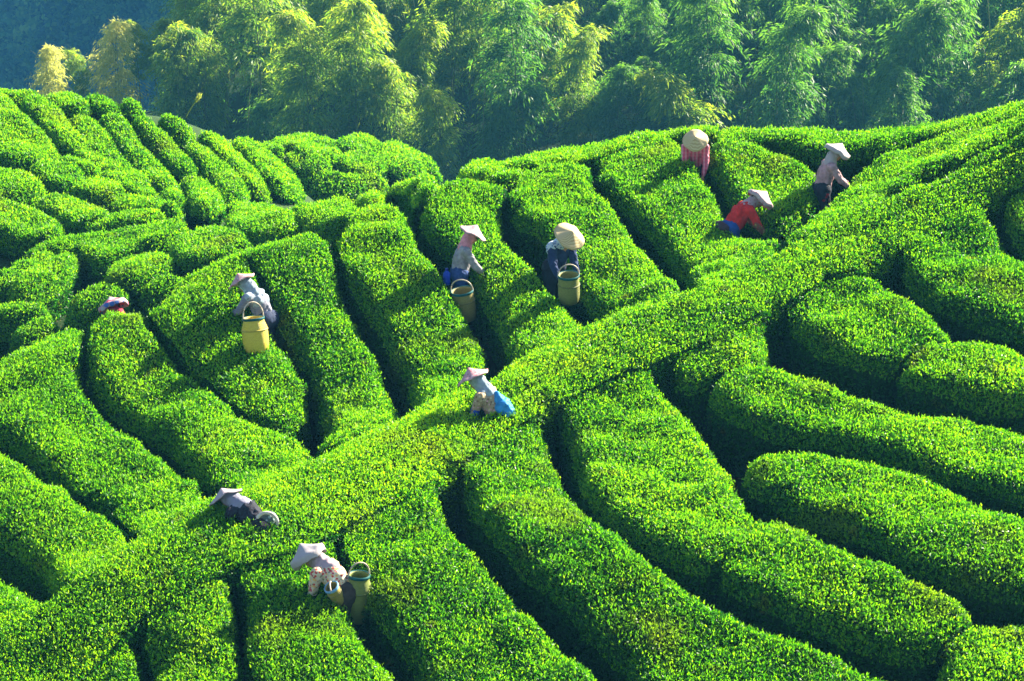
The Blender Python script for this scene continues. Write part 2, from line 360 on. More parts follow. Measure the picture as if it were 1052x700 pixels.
def grow(B, r):
    t = np.roll(B, -1, 0) - np.roll(B, 1, 0)
    n = np.stack([t[:, 1], -t[:, 0]], 1)
    rr = r + 0.035 * vnoise(B[:, 0], B[:, 1], 0.33, 5) + 0.03 * vnoise(B[:, 0], B[:, 1], 0.8, 6)
    B = B + rr[:, None] * n / np.maximum(np.linalg.norm(n, axis=1, keepdims=True), 1e-9)
    for _ in range(3): B = 0.5 * B + 0.25 * (np.roll(B, 1, 0) + np.roll(B, -1, 0))
    return B


OUTLINES = [hedge_outline(o, s) for s, _, o in HEDGES]
OUTLINES = [grow(b, 0.10 if "diagonal path" in l else ({"n": -0.02, "v": 0.03, "h": 0.045, "f": 0.17}[s])) for b, (s, l, _) in zip(OUTLINES, HEDGES)]


def ridge_strip(pixels, near, deep):
    """A hedge that runs just over the ridge, on its far side."""
    A = np.array([hit(a, b, 24.0, 43.0)[:2] for a, b in pixels])
    B = np.vstack([A + np.array([0, near]), (A + np.array([0, deep]))[::-1]])
    B = resample(B, 0.11)
    for _ in range(8): B = 0.5 * B + 0.25 * (np.roll(B, 1, 0) + np.roll(B, -1, 0))
    a = 0.5 * np.sum(B[:, 0] * np.roll(B[:, 1], -1) - np.roll(B[:, 0], -1) * B[:, 1])
    return B if a > 0 else B[::-1].copy()


for label, px, a, b in (
        ("tea row just over the ridge, showing between the skyline strip and the broad falling row", [(520, 172), (560, 168), (606, 166), (640, 153), (690, 139), (722, 141), (740, 139)], -0.1, 1.3),
        ("tea row just over the ridge at the upper right skyline", [(930, 136), (960, 136), (1000, 127), (1052, 108), (1140, 80)], -0.1, 1.3)):
    HEDGES.append(("n", label, None)); OUTLINES.append(ridge_strip(px, a, b))
OBOX = [(b.min(0) - 0.3, b.max(0) + 0.3) for b in OUTLINES]


def touching(i, tol):
    """Which outline points of hedge i stand against (or inside) a neighbour."""
    B = OUTLINES[i]; m = np.zeros(len(B), bool)
    for j, C in enumerate(OUTLINES):
        if j == i: continue
        k = np.where(np.all((B > OBOX[j][0]) & (B < OBOX[j][1]), axis=1))[0]
        if len(k):
            m[k] |= inside(B[k], C) | (poly_dist(B[k], C) < tol)
    return m


def seg_dist(p, B, use):
    """Distance to the outline segments whose start point is marked."""
    k = np.where(use)[0]
    if len(k) == 0: return np.full(len(p), 9.0)
    A = B[k]; C = np.roll(B, -1, 0)[k]; d = C - A
    L = np.maximum((d ** 2).sum(1), 1e-12); out = np.empty(len(p))
    for i in range(0, len(p), 4000):
        s = p[i:i + 4000]
        t = np.clip(((s[:, None] - A[None]) * d[None]).sum(-1) / L, 0, 1)
        out[i:i + 4000] = np.sqrt((((A[None] + t[..., None] * d[None]) - s[:, None]) ** 2).sum(-1).min(1))
    return out


def hedge_mesh(sheet, idx):
    B = OUTLINES[idx]
    step = 0.11 if sheet == "n" else 0.13
    # grow the top outline a little where leaves will stand, ragged
    lo = B.min(0); hi = B.max(0)
    xs = np.arange(lo[0], hi[0], step); ys = np.arange(lo[1], hi[1], step)
    I = np.stack(np.meshgrid(xs, ys, indexing="ij"), -1).reshape(-1, 2)
    I = I + rng.uniform(-0.25, 0.25, I.shape) * step
    I = I[inside(I, B)]
    I = I[poly_dist(I, B) > step * 0.6] if len(I) else I
    n = len(B)
    pts = [Vector((float(a), float(b))) for a, b in np.vstack([B, I])]
    vo, _, fo, *_ = delaunay_2d_cdt(pts, [(i, (i + 1) % n) for i in range(n)], [list(range(n))], 1, 1e-5)
    vo = np.array([(v.x, v.y) for v in vo]); T = np.array([f for f in fo if len(f) == 3], int)
    # boundary of the triangulation
    e = np.vstack([T[:, [0, 1]], T[:, [1, 2]], T[:, [2, 0]]])
    key = {}
    for a, b in e: key[(a, b)] = key.get((a, b), 0) + 1
    bd = [(a, b) for (a, b) in key if (b, a) not in key]
    d = poly_dist(vo, B)
    H = bush_h(vo[:, 0], vo[:, 1])
    touch = touching(idx, {"n": 0.20, "v": 0.26, "h": 1.0, "f": 1.2}[sheet])
    w = 0.25 if sheet == "n" else 0.22
    u = np.clip(seg_dist(vo, B, ~touch) / w, 0, 1)
    pb = {"n": 0.78, "v": 0.78, "h": 0.87, "f": 0.85}[sheet]
    prof = pb + (1 - pb) * np.sqrt(np.maximum(0, 1 - (1 - u) ** 2.2))
    u2 = np.clip(d / 0.16, 0, 1)
    on_path = "diagonal path" in HEDGES[idx][1]
    prof -= (0.015 if on_path else CREASE[sheet]) * (1 - u2) ** 2          # a shallow crease where two hedges have grown together
    bump = 0.055 * vnoise(vo[:, 0], vo[:, 1], 0.42, idx) + 0.06 * vnoise(vo[:, 0], vo[:, 1], 1.1, idx + 50) + 0.03 * vnoise(vo[:, 0], vo[:, 1], 0.2, idx + 80)
    if on_path: bump = bump * 0.45 + 0.03
    z = ground(vo[:, 0], vo[:, 1]) + H * prof + bump + 0.02
    V = [np.column_stack([vo, z])]
    # the sides, bulging a little and drawn in at the foot
    bi = np.array([a for a, b in bd]); nx = {a: b for a, b in bd}
    N = np.zeros((len(vo), 2))
    for a, b in bd:
        t = vo[b] - vo[a]; nn = np.array([t[1], -t[0]]); nn /= max(np.linalg.norm(nn), 1e-9)
        N[a] += nn; N[b] += nn
    N /= np.maximum(np.linalg.norm(N, axis=1, keepdims=True), 1e-9)
    order = {a: k for k, a in enumerate(bi)}
    base = len(vo); rings = []
    for fz, off in ((0.42, 0.0), (0.2, -0.05), (-0.05, -0.14)):
        xy = vo[bi] + N[bi] * (off + 0.02 * rng.standard_normal((len(bi), 1)))
        zz = ground(xy[:, 0], xy[:, 1]) + H[bi] * fz
        rings.append(base); V.append(np.column_stack([xy, zz])); base += len(bi)
    Q = []
    for a, b in bd:
        ka, kb = order[a], order[b]
        prev = (a, b)
        for r in rings:
            Q.append((prev[1], prev[0], r + ka, r + kb)); prev = (r + ka, r + kb)
    V = np.vstack(V); Q = np.array(Q, int)
    return V, T, Q
LEAF_DENSITY = 3300
# ------------------------------------------------------------------ leaves
def tri_normals(V, T):
    n = np.cross(V[T[:, 1]] - V[T[:, 0]], V[T[:, 2]] - V[T[:, 0]])
    a = np.linalg.norm(n, axis=1)
    return n / np.maximum(a[:, None], 1e-12), a * 0.5


def unit(v):
    return v / np.maximum(np.linalg.norm(v, axis=1, keepdims=True), 1e-9)


def scatter_leaves(V, T, density, length, width, lift=(-0.02, 0.05), seed=0, young=0.4, shift=0.0):
    """Leaf quads (bent diamonds) standing out of the surface V/T. Returns verts, quads, tint."""
    n, a = tri_normals(V, T)
    m = int(a.sum() * density)
    if m < 1: return np.zeros((0, 3)), np.zeros((0, 4), int), np.zeros(0)
    k = rng.choice(len(T), m, p=a / a.sum())
    r1 = np.sqrt(rng.random(m)); r2 = rng.random(m)
    P = (1 - r1)[:, None] * V[T[k, 0]] + (r1 * (1 - r2))[:, None] * V[T[k, 1]] + (r1 * r2)[:, None] * V[T[k, 2]]
    nn = n[k]
    P = P + nn * rng.uniform(lift[0], lift[1], m)[:, None]
    up = np.clip(nn[:, 2], 0, 1)
    # young shoots stand up out of the clipped top, old leaves lie flatter
    patch = 0.5 + 0.5 * vnoise(P[:, 0], P[:, 1], 0.5, seed + 9) * 0.8
    is_young = rng.random(m) < young * (0.35 + 0.65 * up) * (0.4 + 1.1 * patch)
    rnd = unit(rng.standard_normal((m, 3)))
    axis_old = unit(rnd + 0.35 * nn + np.array([0, 0, 0.15]))
    axis_y = unit(0.75 * rnd + 0.55 * nn + np.array([0, 0, 0.75]))
    ax = np.where(is_young[:, None], axis_y, axis_old)
    # the blade faces roughly along the surface normal, scattered
    nrm = unit(nn + 0.9 * unit(rng.standard_normal((m, 3))) + np.array([0, 0, 0.2]))
    side = unit(np.cross(ax, nrm)); nrm = np.cross(side, ax)
    L = length * rng.uniform(0.65, 1.3, m) * np.where(is_young, 0.8, 1.0)
    Wd = width * rng.uniform(0.75, 1.25, m) * np.where(is_young, 0.8, 1.0)
    b = P - ax * (0.35 * L)[:, None]
    tip = P + ax * (0.65 * L)[:, None] - nrm * (0.12 * L)[:, None]
    mid = P + nrm * (0.06 * L)[:, None]
    l = mid - side * (0.5 * Wd)[:, None] - nrm * (0.0 * L)[:, None]
    r = mid + side * (0.5 * Wd)[:, None]
    VV = np.stack([b, r, tip, l], 1).reshape(-1, 3)
    QQ = np.arange(m * 4).reshape(m, 4)
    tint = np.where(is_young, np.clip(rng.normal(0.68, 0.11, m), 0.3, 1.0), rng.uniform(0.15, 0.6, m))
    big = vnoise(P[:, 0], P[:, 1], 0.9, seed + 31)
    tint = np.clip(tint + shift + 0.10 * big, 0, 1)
    return VV, QQ, tint


# ------------------------------------------------------------------ materials
def mat(name):
    m = bpy.data.materials.new(name)
    m.use_nodes = True
    nt = m.node_tree
    b = nt.nodes["Principled BSDF"]
    return m, nt, b


def ramp(nt, stops, interp="LINEAR"):
    r = nt.nodes.new("ShaderNodeValToRGB")
    r.color_ramp.interpolation = interp
    el = r.color_ramp.elements
    while len(el) > 1: el.remove(el[-1])
    el[0].position = stops[0][0]; el[0].color = (*stops[0][1], 1)
    for p, c in stops[1:]:
        e = el.new(p); e.color = (*c, 1)
    return r


def leaf_material(name, stops, trans=0.5, rough=0.45, tgain=(1.9, 1.6, 0.5), spec=0.3):
    m, nt, b = mat(name)
    at = nt.nodes.new("ShaderNodeAttribute"); at.attribute_name = "tint"
    r = ramp(nt, stops)
    nt.links.new(at.outputs["Fac"], r.inputs["Fac"])
    nt.links.new(r.outputs["Color"], b.inputs["Base Color"])
    b.inputs["Roughness"].default_value = rough
    b.inputs["Specular IOR Level"].default_value = spec
    tr = nt.nodes.new("ShaderNodeBsdfTranslucent")
    mul = nt.nodes.new("ShaderNodeMix"); mul.data_type = "RGBA"; mul.blend_type = "MULTIPLY"
    mul.inputs[0].default_value = 1.0
    nt.links.new(r.outputs["Color"], mul.inputs[6])
    mul.inputs[7].default_value = (*tgain, 1)
    nt.links.new(mul.outputs[2], tr.inputs["Color"])
    mx = nt.nodes.new("ShaderNodeMixShader"); mx.inputs[0].default_value = trans
    nt.links.new(b.outputs[0], mx.inputs[1]); nt.links.new(tr.outputs[0], mx.inputs[2])
    nt.links.new(mx.outputs[0], nt.nodes["Material Output"].inputs["Surface"])
    return m


def noisy_material(name, c1, c2, scale, rough=0.9, bump=0.0, detail=6.0, spec=0.1):
    m, nt, b = mat(name)
    tc = nt.nodes.new("ShaderNodeTexCoord")
    no = nt.nodes.new("ShaderNodeTexNoise"); no.inputs["Scale"].default_value = scale; no.inputs["Detail"].default_value = detail
    nt.links.new(tc.outputs["Object"], no.inputs["Vector"])
    r = ramp(nt, [(0.35, c1), (0.68, c2)])
    nt.links.new(no.outputs["Fac"], r.inputs["Fac"]); nt.links.new(r.outputs["Color"], b.inputs["Base Color"])
    b.inputs["Roughness"].default_value = rough
    b.inputs["Specular IOR Level"].default_value = spec
    if bump:
        bp = nt.nodes.new("ShaderNodeBump"); bp.inputs["Strength"].default_value = bump; bp.inputs["Distance"].default_value = 0.03
        nt.links.new(no.outputs["Fac"], bp.inputs["Height"]); nt.links.new(bp.outputs["Normal"], b.inputs["Normal"])
    return m


M_LEAF = leaf_material("tea_leaf", [(0.0, (0.006, 0.050, 0.004)), (0.3, (0.022, 0.135, 0.004)), (0.5, (0.066, 0.24, 0.004)),
                                    (0.75, (0.165, 0.38, 0.005)), (1.0, (0.28, 0.44, 0.010))], trans=0.48, rough=0.42, spec=0.16, tgain=(1.6, 1.6, 0.5))
M_SHELL = noisy_material("tea_bush_interior", (0.005, 0.016, 0.003), (0.012, 0.040, 0.005), 18.0, 0.95, 0.6, spec=0.0)  # kept near black to deepen the shade between leaves and in the gaps
M_SOIL = noisy_material("soil", (0.011, 0.008, 0.005), (0.030, 0.020, 0.013), 3.0, 0.95, 0.5, 10)
# from the crest on, moss and leaf litter colour, brought forward to darken sunlit soil
_nt = M_SOIL.node_tree; _b = _nt.nodes["Principled BSDF"]; _src = _b.inputs["Base Color"].links[0].from_socket
_tc = _nt.nodes.new("ShaderNodeTexCoord"); _sx = _nt.nodes.new("ShaderNodeSeparateXYZ"); _mr = _nt.nodes.new("ShaderNodeMapRange")
_mr.inputs["From Min"].default_value = 37.6; _mr.inputs["From Max"].default_value = 39.6
_mx = _nt.nodes.new("ShaderNodeMix"); _mx.data_type = "RGBA"; _mx.inputs[7].default_value = (0.02, 0.045, 0.012, 1)
_nt.links.new(_tc.outputs["Object"], _sx.inputs[0]); _nt.links.new(_sx.outputs["Y"], _mr.inputs["Value"])
_nt.links.new(_mr.outputs[0], _mx.inputs[0]); _nt.links.new(_src, _mx.inputs[6]); _nt.links.new(_mx.outputs[2], _b.inputs["Base Color"])

# picked-over and olive patches: the colour wanders from bush to bush
_nt = M_LEAF.node_tree
_rp = [n for n in _nt.nodes if n.type == "VALTORGB"][0]
_tc = _nt.nodes.new("ShaderNodeTexCoord")
_outs = [l.to_socket for l in _rp.outputs["Color"].links]
_cur = _rp.outputs["Color"]
for _scale, _lo, _hi, _col, _amt in ((0.8, 0.58, 0.72, (0.20, 0.20, 0.02), 0.40), (0.45, 0.52, 0.75, (0.02, 0.16, 0.02), 0.30), (2.6, 0.64, 0.76, (0.22, 0.15, 0.03), 0.45)):
    _no = _nt.nodes.new("ShaderNodeTexNoise"); _no.inputs["Scale"].default_value = _scale; _no.inputs["Detail"].default_value = 5.0
    _nt.links.new(_tc.outputs["Object"], _no.inputs["Vector"])
    _mr = _nt.nodes.new("ShaderNodeMapRange"); _mr.inputs["From Min"].default_value = _lo; _mr.inputs["From Max"].default_value = _hi; _mr.inputs["To Max"].default_value = _amt
    _nt.links.new(_no.outputs["Fac"], _mr.inputs["Value"])
    _mx = _nt.nodes.new("ShaderNodeMix"); _mx.data_type = "RGBA"; _mx.inputs[7].default_value = (*_col, 1)
    _nt.links.new(_mr.outputs[0], _mx.inputs[0]); _nt.links.new(_cur, _mx.inputs[6]); _cur = _mx.outputs[2]
for _s in _outs: _nt.links.new(_cur, _s)

# ------------------------------------------------------------------ build hedges
for i, (sheet, label, outline) in enumerate(HEDGES):
    V, T, Q = hedge_mesh(sheet, i)
    dist = np.linalg.norm(V.mean(0) - CAM)
    sc = 1.0 if sheet == "n" else (1.15 if sheet == "v" else (1.3 if sheet == "h" else 1.6))
    dens = LEAF_DENSITY / sc ** 2
    sh = float(rng.normal(0, 0.04)) + {"n": 0.0, "v": 0.03, "h": 0.08, "f": 0.06}[sheet] + (0.08 if "diagonal path" in label else 0.0)  # left hill rows get a brighter tint in place of stronger sun
    QT = np.vstack([Q[:, [0, 1, 2]], Q[:, [0, 2, 3]]])
    top = scatter_leaves(V, T, dens, 0.053 * sc, 0.026 * sc, seed=i, young=0.62, shift=sh)
    sid = scatter_leaves(V, QT, dens * 0.5, 0.056 * sc, 0.028 * sc, lift=(-0.01, 0.06), seed=i, young=0.06, shift=sh - 0.27)  # older side leaves, tinted darker still to deepen the flank shade
    shoots = scatter_leaves(V, T, dens * 0.05, 0.055 * sc, 0.022 * sc, lift=(0.04, 0.085), seed=i, young=3.0, shift=0.05)
    nv = len(V); VV = [V]; Q4 = [Q]; tint = [np.zeros(len(T)), np.zeros(len(Q))]
    for lv, lq, lt in (top, sid, shoots):
        VV.append(lv); Q4.append(lq + nv); nv += len(lv); tint.append(lt)
    nT, nQ, nL = len(T), len(Q), len(top[1]) + len(sid[1]) + len(shoots[1])
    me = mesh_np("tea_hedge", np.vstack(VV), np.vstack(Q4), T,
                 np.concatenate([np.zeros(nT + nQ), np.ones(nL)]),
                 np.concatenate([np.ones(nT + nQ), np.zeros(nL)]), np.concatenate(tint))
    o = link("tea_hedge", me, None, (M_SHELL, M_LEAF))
    tag(o, label, "tea hedge", GROUPS[sheet])

# ------------------------------------------------------------------ ground
xs = np.concatenate([np.arange(-440, -32, 8.0), np.arange(-32, 32, 0.4), np.arange(32, 441, 12.0)])
ys = np.concatenate([np.arange(-12, 14, 2.0), np.arange(14, 74, 0.4), np.arange(74, 180, 3.0), np.arange(180, 1701, 16.0)])


def smooth01(t):
    t = np.clip(t, 0, 1)
    return t * t * (3 - 2 * t)


def land(x, y):
    """Soil height everywhere: the tea slopes, the bamboo valley, the rise beyond it, the deep valley on the left."""
    g = ground(np.clip(x, -31, 31), np.clip(y, 15, 73))
    wood = -10.5 + np.clip((y - 108) * 0.26, -2, 22.0)
    far = -18 - np.clip((y - 112) * 0.36, 0, 44) - np.clip((y - 235) * 0.30, 0, 225) + np.clip((y - 1120) * 0.5, 0, 300)
    side = np.maximum(smooth01((x / np.maximum(y, 1) + 0.143) / 0.03), 1 - smooth01((y - 118) / 20))   # 0 over the deep valley, 1 under the bamboo
    b = far * (1 - side) + wood * side
    t = smooth01((y - 62) / 40.0)
    near = g - np.clip(y - 72, 0, 40) * 0.12
    return near * (1 - t) + b * t


LX, LY = np.meshgrid(xs, ys, indexing="ij")
LZ = land(LX, LY)
near = (np.abs(LX) < 32) & (LY > 14) & (LY < 70)
LZ = LZ + np.where(near, 0.04 * vnoise(LX, LY, 0.9, 3), 0)
nxs, nys = len(xs), len(ys)
idg = np.arange(nxs * nys).reshape(nxs, nys)
GQ = np.stack([idg[:-1, :-1], idg[1:, :-1], idg[1:, 1:], idg[:-1, 1:]], -1).reshape(-1, 4)
me = mesh_np("ground", np.stack([LX, LY, LZ], -1).reshape(-1, 3), GQ, smooth=np.ones(len(GQ)))
tag(link("ground", me, None, (M_SOIL,)), kind="structure")

# fallen leaves and bits of twig on the soil of the gaps
m = 26000
lx = rng.uniform(-11, 11, m); ly = rng.uniform(24, 47, m); lz = land(lx, ly) + 0.045 + 0.02 * rng.random(m)
P = np.stack([lx, ly, lz], 1); a = rng.uniform(0, 6.28, m)
ax = np.stack([np.cos(a), np.sin(a), rng.normal(0, 0.25, m)], 1); sd_ = np.stack([-np.sin(a), np.cos(a), rng.normal(0, 0.25, m)], 1)
L = rng.uniform(0.03, 0.09, m)[:, None]; Wd = L * rng.uniform(0.15, 0.5, m)[:, None]
VV = np.stack([P - ax * L / 2, P + sd_ * Wd / 2, P + ax * L / 2, P - sd_ * Wd / 2], 1).reshape(-1, 3)
M_LITTER = leaf_material("dead_leaf", [(0, (0.04, 0.025, 0.012)), (0.7, (0.11, 0.07, 0.03)), (1, (0.20, 0.14, 0.07))], 0.1, 0.8, (1, 1, 1), 0.1)
tag(link("leaf_litter", mesh_np("leaf_litter", VV, np.arange(m * 4).reshape(m, 4), tint=rng.random(m)), None, (M_LITTER,)), "brown fallen leaves on the soil between the tea rows", "leaf litter", kind="stuff")
# ------------------------------------------------------------------ bamboo beyond the ridge
BAMBOO_GREEN = leaf_material("bamboo_leaf_green", [(0, (0.022, 0.095, 0.020)), (0.5, (0.055, 0.17, 0.026)), (1.0, (0.13, 0.26, 0.03))], 0.58, 0.5, (1.5, 1.5, 0.6), 0.3)
BAMBOO_YELLOW = leaf_material("bamboo_leaf_yellow", [(0, (0.045, 0.14, 0.014)), (0.5, (0.125, 0.265, 0.02)), (1.0, (0.29, 0.37, 0.03))], 0.62, 0.5, (1.5, 1.4, 0.6), 0.3)  # lighter leaf colour that stands in for sunlit plumes
BAMBOO_DRY = leaf_material("bamboo_leaf_dry", [(0, (0.24, 0.30, 0.06)), (0.5, (0.42, 0.46, 0.11)), (1.0, (0.58, 0.58, 0.20))], 0.55, 0.6, (1.4, 1.3, 0.8), 0.2)
M_CULM = noisy_material("bamboo_culm", (0.08, 0.11, 0.03), (0.16, 0.19, 0.06), 3.0, 0.5)


def tube(path, rad, sides=6):
    path = np.asarray(path, float); n = len(path)
    rad = np.broadcast_to(np.asarray(rad, float), (n,))
    t = unit(np.gradient(path, axis=0))
    ref = np.where(np.abs(t[:, 2:3]) > 0.9, np.array([[1.0, 0, 0]]), np.array([[0, 0, 1.0]]))
    a = unit(np.cross(t, ref)); b = np.cross(t, a)
    th = np.arange(sides) / sides * 2 * math.pi
    V = path[:, None] + rad[:, None, None] * (np.cos(th)[None, :, None] * a[:, None] + np.sin(th)[None, :, None] * b[:, None])
    Q = []
    for i in range(n - 1):
        for k in range(sides):
            k2 = (k + 1) % sides
            Q.append((i * sides + k, i * sides + k2, (i + 1) * sides + k2, (i + 1) * sides + k))
    return V.reshape(-1, 3), np.array(Q, int)


def bamboo_meshes(seed, height, lean, bend, width, leaves, start=0.34, pointed=False):
    """Culm and drooping plume of one bamboo; lean/bend are sideways throws of the tip in metres (x, y)."""
    r = np.random.default_rng(seed)
    s = np.linspace(0, 1, 26)
    path = np.stack([lean[0] * s + bend[0] * s ** 4, lean[1] * s + bend[1] * s ** 4, height * (s - 0.16 * s ** 5)], 1)
    CV, CQ = tube(path, 0.045 * (1 - 0.85 * s) + 0.004, 6)
    culm = mesh_np("culm", CV, CQ, smooth=np.ones(len(CQ)))
    LV = []; tint = []
    nb = 46
    for j in range(nb):
        u = start + (1 - start) * (j + r.random()) / nb
        base = np.array([np.interp(u, s, path[:, k]) for k in range(3)])
        az = r.uniform(0, 2 * math.pi)
        env = math.sin(math.pi * min(1, (u - start) / (1 - start) * 0.84 + 0.13)) ** 0.8
        if pointed: env = 0.12 + 0.95 * (1 - (u - start) / (1 - start)) ** 0.8
        Lb = width * env * r.uniform(0.6, 1.35) + 0.3
        # each branch is a spray: a few weeping twigs with leaves set along them
        for tw in range(7):
            a2 = az + r.normal(0, 0.55); out = np.array([math.cos(a2), math.sin(a2), 0.0]); Lt = Lb * r.uniform(0.55, 1.1)
            k = max(6, int(leaves / nb / 7 * (0.5 + env)))
            q = r.random(k) ** 0.7
            rise = r.uniform(0.45, 0.95); droop = r.uniform(0.6, 1.05)
            pos = base + out * (q * Lt)[:, None] + np.array([0, 0, 1.0]) * (rise * Lt * q - droop * Lt * q ** 2.1)[:, None]
            pos += r.normal(0, 0.05 + 0.03 * Lb, (k, 3))
            tang = out[None] + np.array([0, 0, 1.0]) * (rise - 2.1 * droop * q ** 1.1)[:, None]
            ax = unit(unit(tang) + r.normal(0, 0.32, (k, 3)) + np.array([0, 0, -0.35]))
            L = r.uniform(0.16, 0.36, k); Wd = r.uniform(0.032, 0.062, k)
            side = unit(np.cross(ax, r.normal(0, 1, (k, 3)))); nn = np.cross(side, ax)
            b0 = pos; t0 = pos + ax * L[:, None]; m0 = pos + ax * (0.42 * L)[:, None] + nn * (0.07 * L)[:, None]
            LV.append(np.stack([b0, m0 + side * (Wd / 2)[:, None], t0, m0 - side * (Wd / 2)[:, None]], 1).reshape(-1, 3))
            tint.append(np.clip(r.normal(0.25 + 0.55 * u, 0.2, k) + r.normal(0, 0.1), 0, 1))  # lighter towards the tip, sunlight on the plume put into the tint
    LV = np.vstack(LV); tint = np.concatenate(tint)
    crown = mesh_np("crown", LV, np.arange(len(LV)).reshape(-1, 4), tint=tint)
    return culm, crown


PROTO = []
for k, (h, lean, bend, wd, lv) in enumerate([
        (10.5, (0.5, 0.1), (1.6, 0.4), 1.30, 7000), (9.0, (-0.6, 0.2), (-1.6, -0.6), 1.25, 6500), (11.5, (0.2, 0.5), (0.9, -1.2), 1.45, 7500),
        (8.0, (0.9, -0.3), (1.9, 0.2), 1.15, 5500), (9.8, (-0.3, -0.4), (-1.1, -1.4), 1.5, 7500), (7.0, (-0.8, 0.1), (-1.7, 0.5), 1.1, 5200), (8.0, (0.1, 0.0), (0.3, 0.2), 1.5, 5200)]):
    PROTO.append(bamboo_meshes(100 + k, h, lean, bend, wd, lv, 0.28, k == 6))
GREENS = {}
for name, m in (("green", BAMBOO_GREEN), ("yellow", BAMBOO_YELLOW), ("dry", BAMBOO_DRY)):
    GREENS[name] = []
    for culm, crown in PROTO:
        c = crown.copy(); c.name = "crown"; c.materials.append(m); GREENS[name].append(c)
for culm, crown in PROTO: culm.materials.append(M_CULM)


def bamboo(x, y, k, hue, size, rz, label, group):
    z = float(land(np.array([x]), np.array([y]))[0])
    t = empty("bamboo", (x, y, z), rz); t.scale = (size,) * 3
    tag(t, label, "bamboo", group)
    for q, (nm, me) in enumerate((("culm", PROTO[k][0]), ("crown", GREENS[hue][k]), ("culm", PROTO[k][0]), ("culm", PROTO[(k + 1) % 6][0]))):
        o = bpy.data.objects.new(nm, me); COL.objects.link(o); o.parent = t
        if q > 1:          # the neighbouring stalks of the clump
            o.location = (0.35 * math.cos(rz * 3 + q * 2), 0.35 * math.sin(rz * 3 + q * 2), 0); o.rotation_euler = (0, 0, rz + q); o.scale = (0.8, 0.8, 0.86)
    return t


n_b = 0
brng = np.random.default_rng(21)
BG = "bamboos of the dense grove beyond the ridge"
LBL = {"green": "tall dark green bamboo packed in the grove beyond the tea ridge",
       "yellow": "tall yellowish bamboo with a sunlit plume in the grove beyond the tea ridge"}
row_y = [109, 113, 117.5, 122, 127, 132, 138, 144]
for ri, y0 in enumerate(row_y):
    half = 0.215 * y0 + 3.0
    x = -half
    while x < half:
        xx = x + brng.uniform(-0.7, 0.7); yy = y0 + brng.uniform(-1.6, 1.6)
        left_edge = -15.8 - 0.10 * (yy - 112) if ri else -12.0
        x += 1.95 + 0.10 * ri
        if xx < left_edge: continue
        px = 526 + xx / yy * FPX * 0.985
        p_yel = 0.82 if px < 340 else (0.62 if px < 600 else 0.16)  # more yellow plumes leftward, brighter sun there put into leaf colour
        hue = "yellow" if brng.random() < p_yel else "green"
        if 600 < px < 690: hue = "green"
        size = brng.uniform(0.82, 1.16) * (0.62 + 0.38 * min(1.0, max(0.0, (px - 120) / 110.0)))
        if 590 < px < 680 and ri < 3: size *= 0.7
        bamboo(xx, yy, int(brng.integers(0, 6)), hue, size, brng.uniform(0, 6.28), LBL[hue], BG); n_b += 1
for px, py, y, k, hue, lab in ((30, 48, 115, 6, "dry", "pale dry bamboo plume standing alone behind the left end of the hill top"),
                               (97, 22, 115, 6, "dry", "pale golden bamboo plume at the left edge of the grove"),
                               (66, 66, 118, 3, "yellow", "low leafy bamboo leaning out at the left edge of the grove"),
                               (124, 46, 119, 0, "yellow", "yellow green bamboo right of the pale golden plume"),
                               (146, 16, 119, 4, "yellow", "sunlit bamboo where the grove steps down towards the left"),
                               (165, 30, 113, 2, "green", "dark leafy bamboo below the step at the grove's left end"),
                               (180, -6, 120, 0, "yellow", "tall sunlit bamboo above the step at the grove's left end")):
    x = float(at_depth(px, py, y * FWD[1])[0])
    z0 = float(land(np.array([x]), np.array([float(y)]))[0])
    zt = 15.0 - y * math.tan(PITCH - math.atan((350 - py) / FPX))
    hgt = (10.5, 9.0, 11.5, 8.0, 9.8, 7.0, 8.0)[k] * 0.86
    bamboo(x, y, k, hue, max(0.5, (zt - z0) / hgt), 1.3 * px, lab, None)
for x, y, k, hue, sz, rz, lab in ((8.2, 106, 3, "yellow", 1.05, 2.7, "bright feathery bamboo leaning left over the dark hollow of the grove"),
                                  (11.4, 106, 2, "green", 1.05, 0.2, "big feathery bamboo plume behind the checked shirt picker"),
                                  (16.5, 106, 0, "green", 0.85, 1.4, "drooping green bamboo behind the white hatted picker"),
                                  (21.5, 106, 4, "green", 0.9, 3.6, "broad green bamboo near the right end of the grove")):
    bamboo(x, y, k, hue, sz, rz, lab, None)
print("bamboos", n_b)

# leafy undergrowth, tinted dark to deepen the shade at the grove's foot, and the wooded far side of the deep valley
m = 60000
ux = brng.uniform(-24, 34, m); uy = brng.uniform(103, 150, m)
ok = ux > -16.5 - 0.12 * (uy - 112); ux = ux[ok]; uy = uy[ok]; m = len(ux)
uz = land(ux, uy) + brng.random(m) ** 1.5 * 2.4
P = np.stack([ux, uy, uz], 1)
ax = unit(brng.normal(0, 1, (m, 3)) + np.array([0, 0, -0.3])); side = unit(np.cross(ax, brng.normal(0, 1, (m, 3)))); L = brng.uniform(0.12, 0.3, m); Wd = L * 0.3
VV = np.stack([P, P + ax * (0.45 * L)[:, None] + side * Wd[:, None] / 2, P + ax * L[:, None], P + ax * (0.45 * L)[:, None] - side * Wd[:, None] / 2], 1).reshape(-1, 3)
o = link("undergrowth", mesh_np("undergrowth", VV, np.arange(m * 4).reshape(m, 4), tint=brng.random(m) * 0.5), None, (BAMBOO_GREEN,))
tag(o, "undergrowth with leaves darkened for shade on the floor of the bamboo grove", "undergrowth", kind="stuff")

